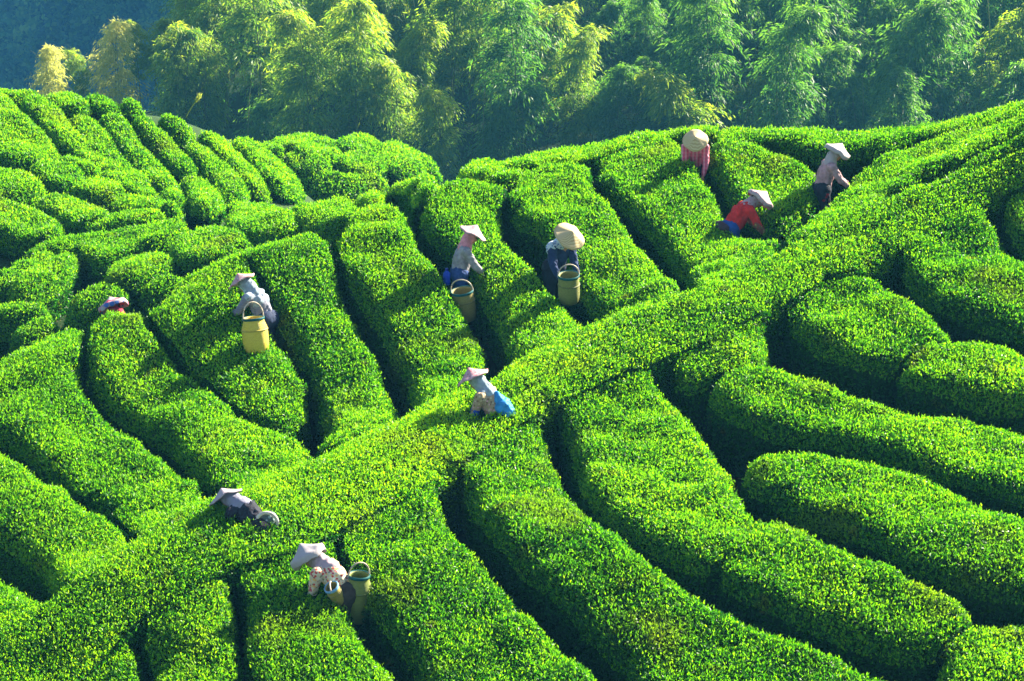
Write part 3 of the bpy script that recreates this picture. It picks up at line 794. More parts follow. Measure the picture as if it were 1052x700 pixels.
FAR = leaf_material("far_wood_leaf", [(0, (0.02, 0.07, 0.03)), (0.6, (0.10, 0.27, 0.09)), (1.0, (0.28, 0.48, 0.12))], 0.55, 0.7, (1.4, 1.4, 0.7), 0.2)  # leaf colours raised in place of thicker haze
cv = []; ct = []
for k in range(1300):
    y = brng.uniform(1130, 1500); x = brng.uniform(-0.235 * y, -0.11 * y)
    z = float(land(np.array([x]), np.array([y]))[0])
    rr = brng.uniform(4.5, 9.5); hh = brng.uniform(1.2, 2.2) * rr; n = 170
    d = unit(brng.normal(0, 1, (n, 3))); rad = brng.random(n) ** 0.4
    P = np.array([x, y, z + hh * 0.9]) + d * (rad[:, None] * np.array([rr, rr, hh])) * (1 + 0.25 * np.sin(d[:, :1] * 7 + k))
    s1 = unit(brng.normal(0, 1, (n, 3))); s2 = unit(np.cross(s1, brng.normal(0, 1, (n, 3)))); sz = brng.uniform(0.9, 2.4, n)[:, None]
    cv.append(np.stack([P - s1 * sz, P - s2 * sz * 0.6, P + s1 * sz, P + s2 * sz * 0.6], 1).reshape(-1, 3))
    ct.append(np.clip(brng.normal(0.5, 0.2, n) + brng.normal(0, 0.22), 0, 1))
cv = np.vstack(cv); ct = np.concatenate(ct)
o = link("far_woodland", mesh_np("far_woodland", cv, np.arange(len(cv)).reshape(-1, 4), tint=ct), None, (FAR,))
tag(o, "hazy blue wooded mountainside far beyond the left hill", "woodland", kind="stuff")

# ------------------------------------------------------------------ morning haze
hm = bpy.data.materials.new("haze"); hm.use_nodes = True
nt = hm.node_tree; nt.nodes.clear()
out = nt.nodes.new("ShaderNodeOutputMaterial"); pv = nt.nodes.new("ShaderNodeVolumePrincipled")
pv.inputs["Color"].default_value = (0.12, 0.50, 0.88, 1); pv.inputs["Density"].default_value = 0.00036; pv.inputs["Anisotropy"].default_value = 0.1
nt.links.new(pv.outputs[0], out.inputs["Volume"])
bm = bmesh.new(); bmesh.ops.create_cube(bm, size=1.0)
me = bpy.data.meshes.new("haze"); bm.to_mesh(me); bm.free()
hz = link("haze", me, None, (hm,))
hz.scale = (900, 1740, 440); hz.location = (0, 850, -160)
tag(hz, kind="stuff")

# a dry grass plume on the shoulder of the left hill
g = hit(191, 121, 45.5, 57.0); tp = g + np.array([0.22, 0.0, 0.42])
st = empty("grass_plume", Vector(g)); tag(st, "single dry grass plume on the skyline of the left hill", "grass")
s_ = np.linspace(0, 1, 8)[:, None]; V, Q = tube(s_ * (tp - g) + np.array([0.06, 0, 0]) * s_ ** 2, 0.008, 5)
link("stalk", mesh_np("stalk", V, Q), st, (BAMBOO_DRY,))
m = 60; r0 = brng.random(m)[:, None]; P = (0.72 + 0.36 * r0) * (tp - g) + np.array([0.06, 0, 0]) + brng.normal(0, 0.014, (m, 3))
ax = unit((tp - g)[None] + brng.normal(0, 0.18, (m, 3))); sd_ = unit(np.cross(ax, brng.normal(0, 1, (m, 3))))
VV = np.stack([P, P + ax * 0.05 + sd_ * 0.008, P + ax * 0.11, P + ax * 0.05 - sd_ * 0.008], 1).reshape(-1, 3)
link("plume", mesh_np("plume", VV, np.arange(m * 4).reshape(m, 4), tint=np.zeros(m)), st, (BAMBOO_DRY,))
# ------------------------------------------------------------------ the tea pickers
def capsule(a, b, ra, rb, seg=12, cap=4):
    """Closed tapered capsule between two points."""
    a = np.asarray(a, float); b = np.asarray(b, float)
    d = b - a; L = np.linalg.norm(d); d = d / max(L, 1e-9)
    ref = np.array([1.0, 0, 0]) if abs(d[2]) > 0.9 else np.array([0, 0, 1.0])
    u = np.cross(d, ref); u /= np.linalg.norm(u); v = np.cross(d, u)
    rings = []
    for k in range(cap):
        t = math.pi / 2 * (1 - k / cap); rings.append((-ra * math.sin(t), max(ra * math.cos(t), ra * 0.05)))
    rings.append((0, ra)); rings.append((L, rb))
    for k in range(1, cap + 1):
        t = math.pi / 2 * k / cap; rings.append((L + rb * math.sin(t), max(rb * math.cos(t), rb * 0.05)))
    th = np.arange(seg) / seg * 2 * math.pi
    V = np.vstack([a + h * d + r * (np.cos(th)[:, None] * u + np.sin(th)[:, None] * v) for h, r in rings])
    F = []
    for i in range(len(rings) - 1):
        for k in range(seg):
            k2 = (k + 1) % seg
            F.append((i * seg + k, i * seg + k2, (i + 1) * seg + k2, (i + 1) * seg + k))
    F.append(tuple(range(seg))[::-1]); F.append(tuple((len(rings) - 1) * seg + k for k in range(seg)))
    return V, F


def ellipsoid(c, r, R=None, seg=16, rings=10):
    V = []
    for i in range(rings + 1):
        t = math.pi * (i + 0.02) / (rings + 0.04)
        for k in range(seg):
            p = 2 * math.pi * k / seg
            V.append((r[0] * math.sin(t) * math.cos(p), r[1] * math.sin(t) * math.sin(p), r[2] * math.cos(t)))
    V = np.array(V)
    if R is not None: V = V @ np.asarray(R).T
    V = V + np.asarray(c)
    F = []
    for i in range(rings):
        for k in range(seg):
            k2 = (k + 1) % seg
            F.append((i * seg + k, (i + 1) * seg + k, (i + 1) * seg + k2, i * seg + k2))
    F.append(tuple(range(seg))); F.append(tuple(rings * seg + k for k in range(seg))[::-1])
    return V, F


def fuse(name, pieces, voxel=0.011, smooth=4, ragged=0.0, seed=0):
    """Melt closed pieces into one continuous skin."""
    V = []; F = []; n = 0
    for v, f in pieces:
        V.append(v); F += [tuple(i + n for i in q) for q in f]; n += len(v)
    me = bpy.data.meshes.new(name + "_raw"); me.from_pydata(np.vstack(V).tolist(), [], F); me.update()
    ob = bpy.data.objects.new(name + "_raw", me); COL.objects.link(ob)
    r = ob.modifiers.new("r", "REMESH"); r.mode = "VOXEL"; r.voxel_size = voxel; r.use_smooth_shade = True
    s = ob.modifiers.new("s", "SMOOTH"); s.iterations = smooth; s.factor = 0.5
    dg = bpy.context.evaluated_depsgraph_get()
    out = bpy.data.meshes.new_from_object(ob.evaluated_get(dg)); out.name = name
    bpy.data.objects.remove(ob); bpy.data.meshes.remove(me)
    if ragged:       # cloth wrinkles
        co = np.empty(len(out.vertices) * 3, np.float32); out.vertices.foreach_get("co", co); co = co.reshape(-1, 3)
        no = np.empty(len(out.vertices) * 3, np.float32); out.vertices.foreach_get("normal", no); no = no.reshape(-1, 3)
        w = vnoise(co[:, 0] + co[:, 1] * 0.4, co[:, 2] * 0.5 + co[:, 1], 0.055, seed) + 0.6 * vnoise(co[:, 0] - co[:, 2], co[:, 1], 0.03, seed + 3)
        co += no * (ragged * w)[:, None]
        out.vertices.foreach_set("co", co.ravel()); out.update()
    return out


def chain(pts, rad):
    return [capsule(pts[i], pts[i + 1], rad[i], rad[i + 1]) for i in range(len(pts) - 1)]


def plain(name, col, rough=0.8, vary=0.25):
    return noisy_material(name, tuple(c * (1 - vary) for c in col), tuple(min(1, c * (1 + vary)) for c in col), 14.0, rough, 0.15)


def spotted(name, base, spots, scale, size=0.35):
    """Printed cloth: small dots or flowers of several colours."""
    m, nt, b = mat(name)
    tc = nt.nodes.new("ShaderNodeTexCoord"); vo = nt.nodes.new("ShaderNodeTexVoronoi"); vo.inputs["Scale"].default_value = scale
    nt.links.new(tc.outputs["Object"], vo.inputs["Vector"])
    sep = nt.nodes.new("ShaderNodeSeparateColor"); nt.links.new(vo.outputs["Color"], sep.inputs[0])
    cr = ramp(nt, [(i / len(spots), c) for i, c in enumerate(spots)], "CONSTANT"); nt.links.new(sep.outputs[0], cr.inputs["Fac"])
    lt = nt.nodes.new("ShaderNodeMath"); lt.operation = "LESS_THAN"; lt.inputs[1].default_value = size
    nt.links.new(vo.outputs["Distance"], lt.inputs[0])
    mx = nt.nodes.new("ShaderNodeMix"); mx.data_type = "RGBA"; mx.inputs[6].default_value = (*base, 1)
    nt.links.new(lt.outputs[0], mx.inputs[0]); nt.links.new(cr.outputs["Color"], mx.inputs[7])
    nt.links.new(mx.outputs[2], b.inputs["Base Color"]); b.inputs["Roughness"].default_value = 0.85; b.inputs["Specular IOR Level"].default_value = 0.1
    return m


def checked(name, c1, c2, c3, scale):
    m, nt, b = mat(name)
    tc = nt.nodes.new("ShaderNodeTexCoord"); prev = None
    for ax, (ca, cb) in (("X", (c1, c2)), ("Z", (c1, c3))):
        wv = nt.nodes.new("ShaderNodeTexWave"); wv.bands_direction = ax; wv.inputs["Scale"].default_value = scale
        nt.links.new(tc.outputs["Object"], wv.inputs["Vector"])
        r = ramp(nt, [(0.45, ca), (0.55, cb)]); nt.links.new(wv.outputs["Fac"], r.inputs["Fac"])
        if prev is None: prev = r
        else:
            mx = nt.nodes.new("ShaderNodeMix"); mx.data_type = "RGBA"; mx.inputs[0].default_value = 0.5
            nt.links.new(prev.outputs["Color"], mx.inputs[6]); nt.links.new(r.outputs["Color"], mx.inputs[7])
            nt.links.new(mx.outputs[2], b.inputs["Base Color"])
    b.inputs["Roughness"].default_value = 0.85
    return m


SKIN = plain("skin", (0.36, 0.19, 0.11), 0.5, 0.08)
HAIR = plain("black_hair", (0.012, 0.010, 0.009), 0.45)
EYE = plain("dark_eye", (0.02, 0.015, 0.012), 0.2)
LIP = plain("lips", (0.28, 0.08, 0.07), 0.5)
BOOT = plain("rubber_boot", (0.02, 0.02, 0.022), 0.35)


def ik(sh, wr, l1, l2, hint):
    d = wr - sh; L = np.linalg.norm(d)
    if L > (l1 + l2) * 0.985:
        wr = sh + d / L * (l1 + l2) * 0.985; d = wr - sh; L = np.linalg.norm(d)
    a = (l1 * l1 - l2 * l2 + L * L) / (2 * L); h = math.sqrt(max(l1 * l1 - a * a, 1e-6))
    u = d / L; p = hint - np.dot(hint, u) * u; p /= np.linalg.norm(p)
    return sh + u * a + p * h, wr


def hand(wr, el, palm_n, side):
    """Palm, four bent fingers of different lengths and a thumb off the side of the palm, closing on a shoot."""
    d = wr - el; d /= np.linalg.norm(d)
    n = palm_n - np.dot(palm_n, d) * d; n /= np.linalg.norm(n)
    s = np.cross(d, n) * side
    out = [capsule(wr, wr + d * 0.035, 0.023, 0.026)]
    for k in range(4):
        o = (k - 1.5) * 0.018
        out.append(capsule(wr + d * 0.02 + s * o * 0.6, wr + d * 0.078 + s * o, 0.013, 0.011))
    for k, ln in enumerate((0.066, 0.075, 0.070, 0.054)):
        o = (k - 1.5) * 0.019
        p0 = wr + d * 0.080 + s * o; p1 = p0 + (d * 0.9 + n * 0.35) * ln * 0.42; p2 = p1 + (d * 0.62 + n * 0.75) * ln * 0.34; p3 = p2 + (d * 0.2 + n * 0.95) * ln * 0.28
        out += chain([p0, p1, p2, p3], [0.0095, 0.0085, 0.0078, 0.0065])
    t0 = wr + d * 0.028 - s * 0.024; t1 = t0 + d * 0.030 - s * 0.022 + n * 0.012; t2 = t1 + d * 0.026 - s * 0.002 + n * 0.022
    out += chain([t0, t1, t2], [0.013, 0.010, 0.0075])
    return out


def cone_hat(name, R, rad, hgt, skirt, centre, seed, wave=0.012):
    """Conical hat with thickness, a little sag between brim and point, and an uneven brim."""
    seg = 40; prof = [(0.0, hgt), (0.08, hgt * 0.93), (0.3, hgt * 0.66), (0.6, hgt * 0.34), (0.85, hgt * 0.10), (1.0, 0.0)]
    if skirt: prof += [(1.02, -0.025), (0.99, -0.025 - skirt)]
    inner = [(p * 0.97, z - 0.012) for p, z in prof[::-1]]
    rows = prof + inner; V = []
    r = np.random.default_rng(seed); ph = r.uniform(0, 6.28, 4)
    for p, z in rows:
        for k in range(seg):
            t = 2 * math.pi * k / seg
            wv = wave * p * p * (math.sin(3 * t + ph[0]) + 0.7 * math.sin(5 * t + ph[1]) + 0.5 * math.sin(9 * t + ph[2]))
            q = p * rad * (1 + 0.02 * math.sin(2 * t + ph[3]))
            V.append((max(q, 0.001) * math.cos(t), max(q, 0.001) * math.sin(t), z + wv))
    V = np.array(V) @ R.T + centre
    Q = []
    for i in range(len(rows) - 1):
        for k in range(seg):
            k2 = (k + 1) % seg
            Q.append((i * seg + k, i * seg + k2, (i + 1) * seg + k2, (i + 1) * seg + k)[::-1])
    return mesh_np(name, V, np.array(Q, int), smooth=np.ones(len(Q)))


def rot_x(a):
    c, s = math.cos(a), math.sin(a)
    return np.array([[1, 0, 0], [0, c, -s], [0, s, c]])


def picker(pos, rz, label, size=1.0, lean=40, head=None, crouch=0.0, hands=((-0.16, 0.42, 0.86), (0.16, 0.42, 0.86)), hat=None, scarf=None,
           shirt=None, sleeve=None, trousers=None, long_sleeves=True, cape=None, long_cape=True, seed=0, target=None):
    """A standing picker in local axes: x to the right, y the way the person faces, z up; feet at z = 0."""
    root = empty("person", pos, rz); root.scale = (size,) * 3
    tag(root, label, "person", None)
    A = lambda *c: np.array(c, float)
    th = math.radians(lean)
    hz = 0.86 - crouch
    P = A(0, -0.14 * math.sin(th) - 0.10 * crouch, hz)
    t1 = A(0, math.sin(th * 0.75), math.cos(th * 0.75)); t2 = A(0, math.sin(th * 1.05), math.cos(th * 1.05))
    waist = P + 0.14 * t1; chest = waist + 0.17 * t1; top = chest + 0.15 * t2
    hp = math.radians(lean * 0.75 + 12 if head is None else head)
    hd = A(0, math.sin(hp), math.cos(hp)); hf = A(0, math.cos(hp), -math.sin(hp))
    nk = top + 0.07 * (t2 * 0.5 + hd * 0.5); hc = nk + 0.115 * hd + 0.015 * hf
    Rh = rot_x(-hp)
    S = {}; limbs = {}
    for sgn, tgt in ((-1, hands[0]), (1, hands[1])):
        sh = chest + 0.115 * t2 + A(sgn * 0.165, 0, 0)
        el, wr = ik(sh, A(*tgt), 0.265, 0.245, A(sgn * 0.55, -0.25, -0.8))
        kn_y = 0.06 + crouch * 0.55
        hip = P + A(sgn * 0.088, 0.0, -0.03); an = A(sgn * 0.11, -0.03 + sgn * 0.05, 0.08)
        kn = (hip + an) / 2 + A(sgn * 0.015, kn_y * 0.6, 0.0)
        limbs[sgn] = (sh, el, wr, hip, kn, an)
    # --- body: one skin
    bp = [ellipsoid(hc, (0.074, 0.093, 0.112), Rh), ellipsoid(hc + hf * 0.045 - hd * 0.055, (0.05, 0.05, 0.05), Rh),
          capsule(top - t2 * 0.02, hc - hd * 0.05, 0.052, 0.047),
          capsule(hc + hf * 0.088 + hd * 0.012, hc + hf * 0.104 - hd * 0.022, 0.010, 0.015)]
    for sgn in (-1, 1):
        bp.append(ellipsoid(hc + A(sgn * 0.074, 0, 0) - hd * 0.01, (0.012, 0.02, 0.032), Rh))
    bp += chain([P, waist, chest, top], [0.125, 0.115, 0.125, 0.10])
    for sgn in (-1, 1):
        sh, el, wr, hip, kn, an = limbs[sgn]
        bp += [capsule(chest + 0.09 * t2, sh, 0.09, 0.055)]
        bp += chain([sh, el, wr], [0.050, 0.038, 0.025])
        bp += hand(wr, el, A(-sgn * 0.4, 0.2, -0.9), sgn)
        bp += [capsule(P + A(sgn * 0.04, 0, 0), hip, 0.11, 0.095)]
        bp += chain([hip, kn, an], [0.085, 0.056, 0.038]) + [capsule(an - A(0, 0.03, 0.045), an + A(sgn * 0.01, 0.13, -0.05), 0.036, 0.028)]
    link("body", fuse("body", bp, 0.0075, 3), root, (SKIN,))
    for sgn in (-1, 1):
        v, f = ellipsoid(hc + hf * 0.083 + A(sgn * 0.031, 0, 0) + hd * 0.018, (0.013, 0.010, 0.009), Rh, 10, 6)
        me = bpy.data.meshes.new("eye"); me.from_pydata(v.tolist(), [], f); link("eye", me, root, (EYE,))
    v, f = ellipsoid(hc + hf * 0.090 - hd * 0.055, (0.024, 0.010, 0.007), Rh, 10, 6)
    me = bpy.data.meshes.new("mouth"); me.from_pydata(v.tolist(), [], f); link("mouth", me, root, (LIP,))
    link("hair", fuse("hair", [ellipsoid(hc - hf * 0.018 + hd * 0.02, (0.083, 0.092, 0.108), Rh), ellipsoid(hc - hf * 0.085 - hd * 0.05, (0.05, 0.04, 0.05), Rh)], 0.009, 3), root, (HAIR,))
    # --- clothes
    sp = chain([P + t1 * 0.05, waist, chest, top - t2 * 0.01], [0.140, 0.142, 0.150, 0.105])
    for sgn in (-1, 1):
        sh, el, wr, hip, kn, an = limbs[sgn]
        sp += [capsule(chest + 0.085 * t2 + A(sgn * 0.05, 0, 0), sh, 0.105, 0.078), capsule(P + t1 * 0.05 + A(sgn * 0.05, 0, 0), waist, 0.125, 0.11)]
        sp += [capsule(sh, el, 0.076, 0.058)]
        if long_sleeves: sp += [capsule(el, el + (wr - el) * 0.86, 0.058, 0.042)]
    link("shirt", fuse("shirt", sp, 0.011, 3, 0.011, seed), root, (shirt,))
    tp = [capsule(P + A(-0.05, 0, 0.03), P + A(0.05, 0, 0.03), 0.15, 0.15)]
    for sgn in (-1, 1):
        sh, el, wr, hip, kn, an = limbs[sgn]
        tp += chain([hip, kn, an], [0.112, 0.078, 0.066])
        link("boot", fuse("boot", chain([kn + (an - kn) * 0.55, an], [0.072, 0.058]) + [capsule(an - A(0, 0.04, 0.035), an + A(sgn * 0.01, 0.15, -0.04), 0.048, 0.038)], 0.012, 3), root, (BOOT,))
        if sleeve is not None:
            link("sleeve", fuse("sleeve", chain([el + (sh - el) * 0.25, el, wr], [0.064, 0.064, 0.045]), 0.012, 3, 0.006, seed + 5), root, (sleeve,))
    link("trousers", fuse("trousers", tp, 0.013, 4, 0.007, seed + 2), root, (trousers,))
    if scarf is not None:
        q = [ellipsoid(hc - hf * 0.015 + hd * 0.015, (0.092, 0.098, 0.118), Rh), capsule(hc - hd * 0.06 - hf * 0.04, top - t2 * 0.02, 0.088, 0.115)]
        link("headscarf", fuse("headscarf", q, 0.011, 3, 0.006, seed + 7), root, (scarf,))
    if cape is not None:     # cloth hanging from the hat over shoulders and upper back
        bk = A(0, -math.cos(th), math.sin(th))
        q = [ellipsoid(hc - hf * 0.03, (0.098, 0.10, 0.115), Rh), capsule(hc - hd * 0.03 - hf * 0.05, chest + t2 * 0.04 + bk * 0.03, 0.098, 0.125)]
        for sgn in (-1, 1): q.append(capsule(top, limbs[sgn][0] + (top - limbs[sgn][0]) * (0.0 if long_cape else 0.45) + bk * 0.012, 0.095, 0.080))
        lo = chest - t1 * 0.04
        if long_cape: q.append(capsule(chest + bk * 0.045 + A(-0.06, 0, 0), lo + bk * 0.045, 0.108, 0.10))
        if long_cape: q.append(capsule(chest + bk * 0.045 + A(0.06, 0, 0), lo + bk * 0.045, 0.108, 0.10))
        link("shoulder_cloth", fuse("shoulder_cloth", q, 0.011, 3, 0.010, seed + 9), root, (cape,))
    m, rad, hgt, skirt, tilt = hat
    Rt = rot_x(-hp - math.radians(tilt))
    link("hat", cone_hat("hat", Rt, rad, hgt, skirt, hc + hd * 0.062, seed), root, (m,))
    if target is not None:
        w = root.matrix_basis @ Vector(hc)
        d = np.array(w) - CAM; dp = d @ FWD
        print("HEAD", label[:40], "at px", round(526 + FPX * d[0] / dp), round(350 - FPX * (d @ UP) / dp), "want", target)
    return root, dict(P=P, waist=waist, chest=chest, top=top, limbs=limbs, hc=hc, t1=t1, t2=t2)


def stand(px, py, back=0.0):
    p = hit(px, py, 24.0, 43.0)
    x, y = p[0], p[1] + back
    return Vector((x, y, float(ground(x, y)) - 0.02))


straw = None
m, nt, b = mat("woven_straw")
tc = nt.nodes.new("ShaderNodeTexCoord"); wv = nt.nodes.new("ShaderNodeTexWave"); wv.wave_type = "RINGS"; wv.rings_direction = "Z"
wv.inputs["Scale"].default_value = 26.0; wv.inputs["Distortion"].default_value = 1.5
nt.links.new(tc.outputs["Object"], wv.inputs["Vector"])
r_ = ramp(nt, [(0.2, (0.36, 0.26, 0.11)), (0.8, (0.50, 0.39, 0.21))]); nt.links.new(wv.outputs["Fac"], r_.inputs["Fac"]); nt.links.new(r_.outputs["Color"], b.inputs["Base Color"])
b.inputs["Roughness"].default_value = 0.75
STRAW = m
PINK_PRINT = spotted("pink_printed_cotton", (0.42, 0.24, 0.26), [(0.36, 0.07, 0.10), (0.46, 0.38, 0.38), (0.38, 0.13, 0.17), (0.44, 0.3, 0.3)], 30.0, 0.42)
PALE_PRINT = spotted("pale_pink_cotton", (0.36, 0.26, 0.28), [(0.34, 0.13, 0.17), (0.40, 0.34, 0.35), (0.36, 0.20, 0.24)], 24.0, 0.36)
WHITE_COT = plain("white_cotton", (0.34, 0.30, 0.315), 0.85, 0.05)
LILAC_COT = plain("lilac_cotton", (0.33, 0.27, 0.30), 0.85, 0.06)

PICKERS = []
def add(*a, **k):
    PICKERS.append(picker(*a, **k)); return PICKERS[-1]

R = math.radians
add(stand(269, 322), R(66), "picker in pink hat and grey striped waistcoat leaning over the bright yellow basket", 0.98, 38,
    hands=((-0.12, 0.5, 0.9), (0.2, 0.42, 0.85)), hat=(PINK_PRINT, 0.225, 0.13, 0.0, -8), scarf=plain("pale_blue_scarf", (0.42, 0.55, 0.62)),
    shirt=checked("grey_stripe", (0.14, 0.14, 0.19), (0.22, 0.22, 0.28), (0.10, 0.10, 0.15), 9), trousers=plain("navy_cotton", (0.02, 0.03, 0.07)), cape=plain("white_blue_cloth", (0.24, 0.29, 0.34)), seed=1, target=(250, 293))
add(stand(474, 274), R(-78), "picker in grey blouse and blue trousers with a pale hat, facing right between two rows", 0.95, 14,
    head=28, hands=((-0.14, 0.42, 0.84), (0.16, 0.40, 0.82)), hat=(PALE_PRINT, 0.235, 0.15, 0.0, 0), scarf=plain("pink_scarf", (0.55, 0.22, 0.26)),
    shirt=plain("grey_blouse", (0.24, 0.23, 0.25)), trousers=plain("blue_denim", (0.025, 0.05, 0.16)), seed=2, target=(483, 240))
add(stand(572, 272), R(-146), "picker in broad straw hat, white and blue polka dot scarf and navy jacket", 1.0, 30,
    head=48, hands=((-0.10, 0.40, 0.80), (0.20, 0.38, 0.80)), hat=(STRAW, 0.235, 0.13, 0.0, -4), scarf=None,
    shirt=plain("navy_jacket", (0.018, 0.03, 0.09)), trousers=plain("dark_trousers", (0.015, 0.018, 0.03)),
    cape=spotted("polka_dot_cotton", (0.38, 0.45, 0.52), [(0.04, 0.10, 0.30), (0.06, 0.12, 0.32)], 30.0, 0.34), seed=3, target=(581, 240))
add(stand(714, 160), R(176), "picker in straw hat and pink checked shirt bending towards us on the ridge", 0.92, 42,
    head=52, hands=((-0.14, 0.34, 0.72), (0.10, 0.36, 0.68)), hat=(STRAW, 0.22, 0.12, 0.0, -6),
    shirt=checked("pink_check", (0.50, 0.06, 0.12), (0.62, 0.30, 0.36), (0.30, 0.03, 0.08), 5), trousers=plain("slate_trousers", (0.03, 0.035, 0.06)), seed=4, target=(713, 146))
add(stand(756, 231), R(-74), "picker in bright red shirt and blue trousers reaching down to the leaves", 1.0, 46,
    head=60, hands=((-0.10, 0.56, 0.66), (0.14, 0.54, 0.62)), hat=(PALE_PRINT, 0.225, 0.13, 0.03, -20), scarf=PALE_PRINT,
    shirt=plain("red_shirt", (0.50, 0.022, 0.022)), sleeve=spotted("brown_floral", (0.20, 0.06, 0.04), [(0.45, 0.30, 0.10), (0.30, 0.05, 0.05), (0.12, 0.16, 0.05)], 30.0, 0.4),
    trousers=plain("royal_blue_trousers", (0.02, 0.06, 0.24)), long_sleeves=False, seed=5, target=(776, 206))
add(stand(847, 188), R(-80), "picker in white hat, pale pink blouse and dark trousers standing on the ridge", 0.96, 18,
    head=30, hands=((-0.12, 0.46, 0.88), (0.16, 0.44, 0.86)), hat=(WHITE_COT, 0.22, 0.13, 0.03, 0), scarf=WHITE_COT,
    shirt=plain("pale_pink_blouse", (0.34, 0.21, 0.23)), trousers=plain("charcoal_trousers", (0.02, 0.022, 0.035)), seed=6, target=(857, 157))
add(stand(508, 423), R(62), "picker with a bright blue cloth bag on the back, crouching beside the diagonal path", 0.97, 38, crouch=0.02,
    head=42, hands=((-0.12, 0.36, 0.72), (0.18, 0.34, 0.62)), hat=(PINK_PRINT, 0.24, 0.15, 0.0, -12), scarf=plain("white_scarf", (0.26, 0.32, 0.36)),
    shirt=spotted("brown_print", (0.30, 0.22, 0.14), [(0.45, 0.36, 0.24), (0.50, 0.25, 0.28), (0.16, 0.10, 0.06)], 26.0, 0.4),
    sleeve=plain("blue_sleeve", (0.02, 0.06, 0.30)), trousers=plain("maroon_trousers", (0.07, 0.015, 0.018)), cape=plain("pale_cloth", (0.24, 0.30, 0.35)), long_cape=False, seed=7, target=(487, 396))
add(stand(262, 536), R(50), "picker bent double in dark clothes with a white cloth over hat and shoulders", 1.0, 76,
    head=66, hands=((-0.12, 0.56, 0.50), (0.12, 0.50, 0.52)), hat=(LILAC_COT, 0.23, 0.13, 0.0, -30), scarf=None,
    shirt=plain("black_blouse", (0.020, 0.020, 0.032)), trousers=plain("black_trousers", (0.015, 0.015, 0.02)), cape=plain("lilac_cloth", (0.22, 0.21, 0.27), 0.85, 0.06), long_cape=False, seed=8, target=(234, 521))
add(stand(349, 602), R(62), "picker in a flowered blouse bending under a white cloth beside the green basket", 1.0, 62,
    head=54, hands=((-0.12, 0.44, 0.52), (0.12, 0.40, 0.50)), hat=(WHITE_COT, 0.225, 0.15, 0.05, -16), scarf=None,
    shirt=spotted("flowered_blouse", (0.52, 0.44, 0.30), [(0.45, 0.05, 0.05), (0.60, 0.35, 0.12), (0.62, 0.60, 0.52), (0.20, 0.18, 0.12), (0.35, 0.08, 0.10)], 30.0, 0.45),
    trousers=plain("brown_trousers", (0.05, 0.04, 0.035)), cape=plain("pink_white_cloth", (0.33, 0.25, 0.28), 0.85, 0.05), long_cape=False, seed=9, target=(322, 577))
p10 = at_depth(127, 350, 38.7)
add(Vector((p10[0], p10[1] + 0.1, float(ground(p10[0], p10[1] + 0.1)) - 0.02)), R(40), "picker half hidden behind the left crest under a white, red and blue patterned hat", 1.0, 30,
    head=45, hands=((-0.14, 0.42, 0.82), (0.14, 0.42, 0.80)),
    hat=(spotted("red_white_print", (0.36, 0.22, 0.26), [(0.36, 0.015, 0.04), (0.36, 0.32, 0.35), (0.06, 0.12, 0.36), (0.36, 0.03, 0.06)], 11.0, 0.5), 0.235, 0.14, 0.04, -10),
    scarf=plain("dark_red_scarf", (0.35, 0.03, 0.06)), shirt=plain("beige_blouse", (0.26, 0.22, 0.17)), trousers=plain("grey_trousers", (0.06, 0.06, 0.07)), seed=10, target=(119, 318))

# ------------------------------------------------------------------ baskets and what the pickers carry
def basket_mat(name, c1, c2):
    m, nt, b = mat(name)
    tc = nt.nodes.new("ShaderNodeTexCoord"); prev = None
    br = nt.nodes.new("ShaderNodeTexBrick"); br.inputs["Scale"].default_value = 30.0
    br.inputs["Color1"].default_value = (*c1, 1); br.inputs["Color2"].default_value = (*c2, 1); br.inputs["Mortar"].default_value = tuple(c * 0.35 for c in c1) + (1,)
    br.inputs["Mortar Size"].default_value = 0.03; br.inputs["Brick Width"].default_value = 0.9; br.inputs["Row Height"].default_value = 0.32
    nt.links.new(tc.outputs["UV"], br.inputs["Vector"]); nt.links.new(br.outputs["Color"], b.inputs["Base Color"])
    bp = nt.nodes.new("ShaderNodeBump"); bp.inputs["Strength"].default_value = 0.5; bp.inputs["Distance"].default_value = 0.01
    nt.links.new(br.outputs["Fac"], bp.inputs["Height"]); bp.invert = True; nt.links.new(bp.outputs["Normal"], b.inputs["Normal"])
    b.inputs["Roughness"].default_value = 0.6
    return m


def lathe(name, prof, seg=36):
    n = len(prof); V = []; Q = []
    for r, z in prof:
        for k in range(seg):
            t = 2 * math.pi * k / seg; V.append((r * math.cos(t), r * math.sin(t), z))
    for i in range(n - 1):
        for k in range(seg):
            k2 = (k + 1) % seg; Q.append((i * seg + k, i * seg + k2, (i + 1) * seg + k2, (i + 1) * seg + k))
    me = mesh_np(name, np.array(V), np.array(Q, int), smooth=np.ones(len(Q)))
    uv = me.uv_layers.new(name="uv"); a = np.empty((len(Q) * 4, 2), np.float32); j = 0
    s = np.concatenate([[0], np.cumsum([math.hypot(prof[i + 1][0] - prof[i][0], prof[i + 1][1] - prof[i][1]) for i in range(n - 1)])])
    for i in range(n - 1):
        for k in range(seg):
            a[j:j + 4] = [(k / seg, s[i]), ((k + 1) / seg, s[i]), ((k + 1) / seg, s[i + 1]), (k / seg, s[i + 1])]; j += 4
    uv.data.foreach_set("uv", a.ravel())
    return me


RIM = plain("teal_rim", (0.008, 0.075, 0.08), 0.6)
CANE = plain("pale_cane", (0.42, 0.35, 0.27), 0.5)


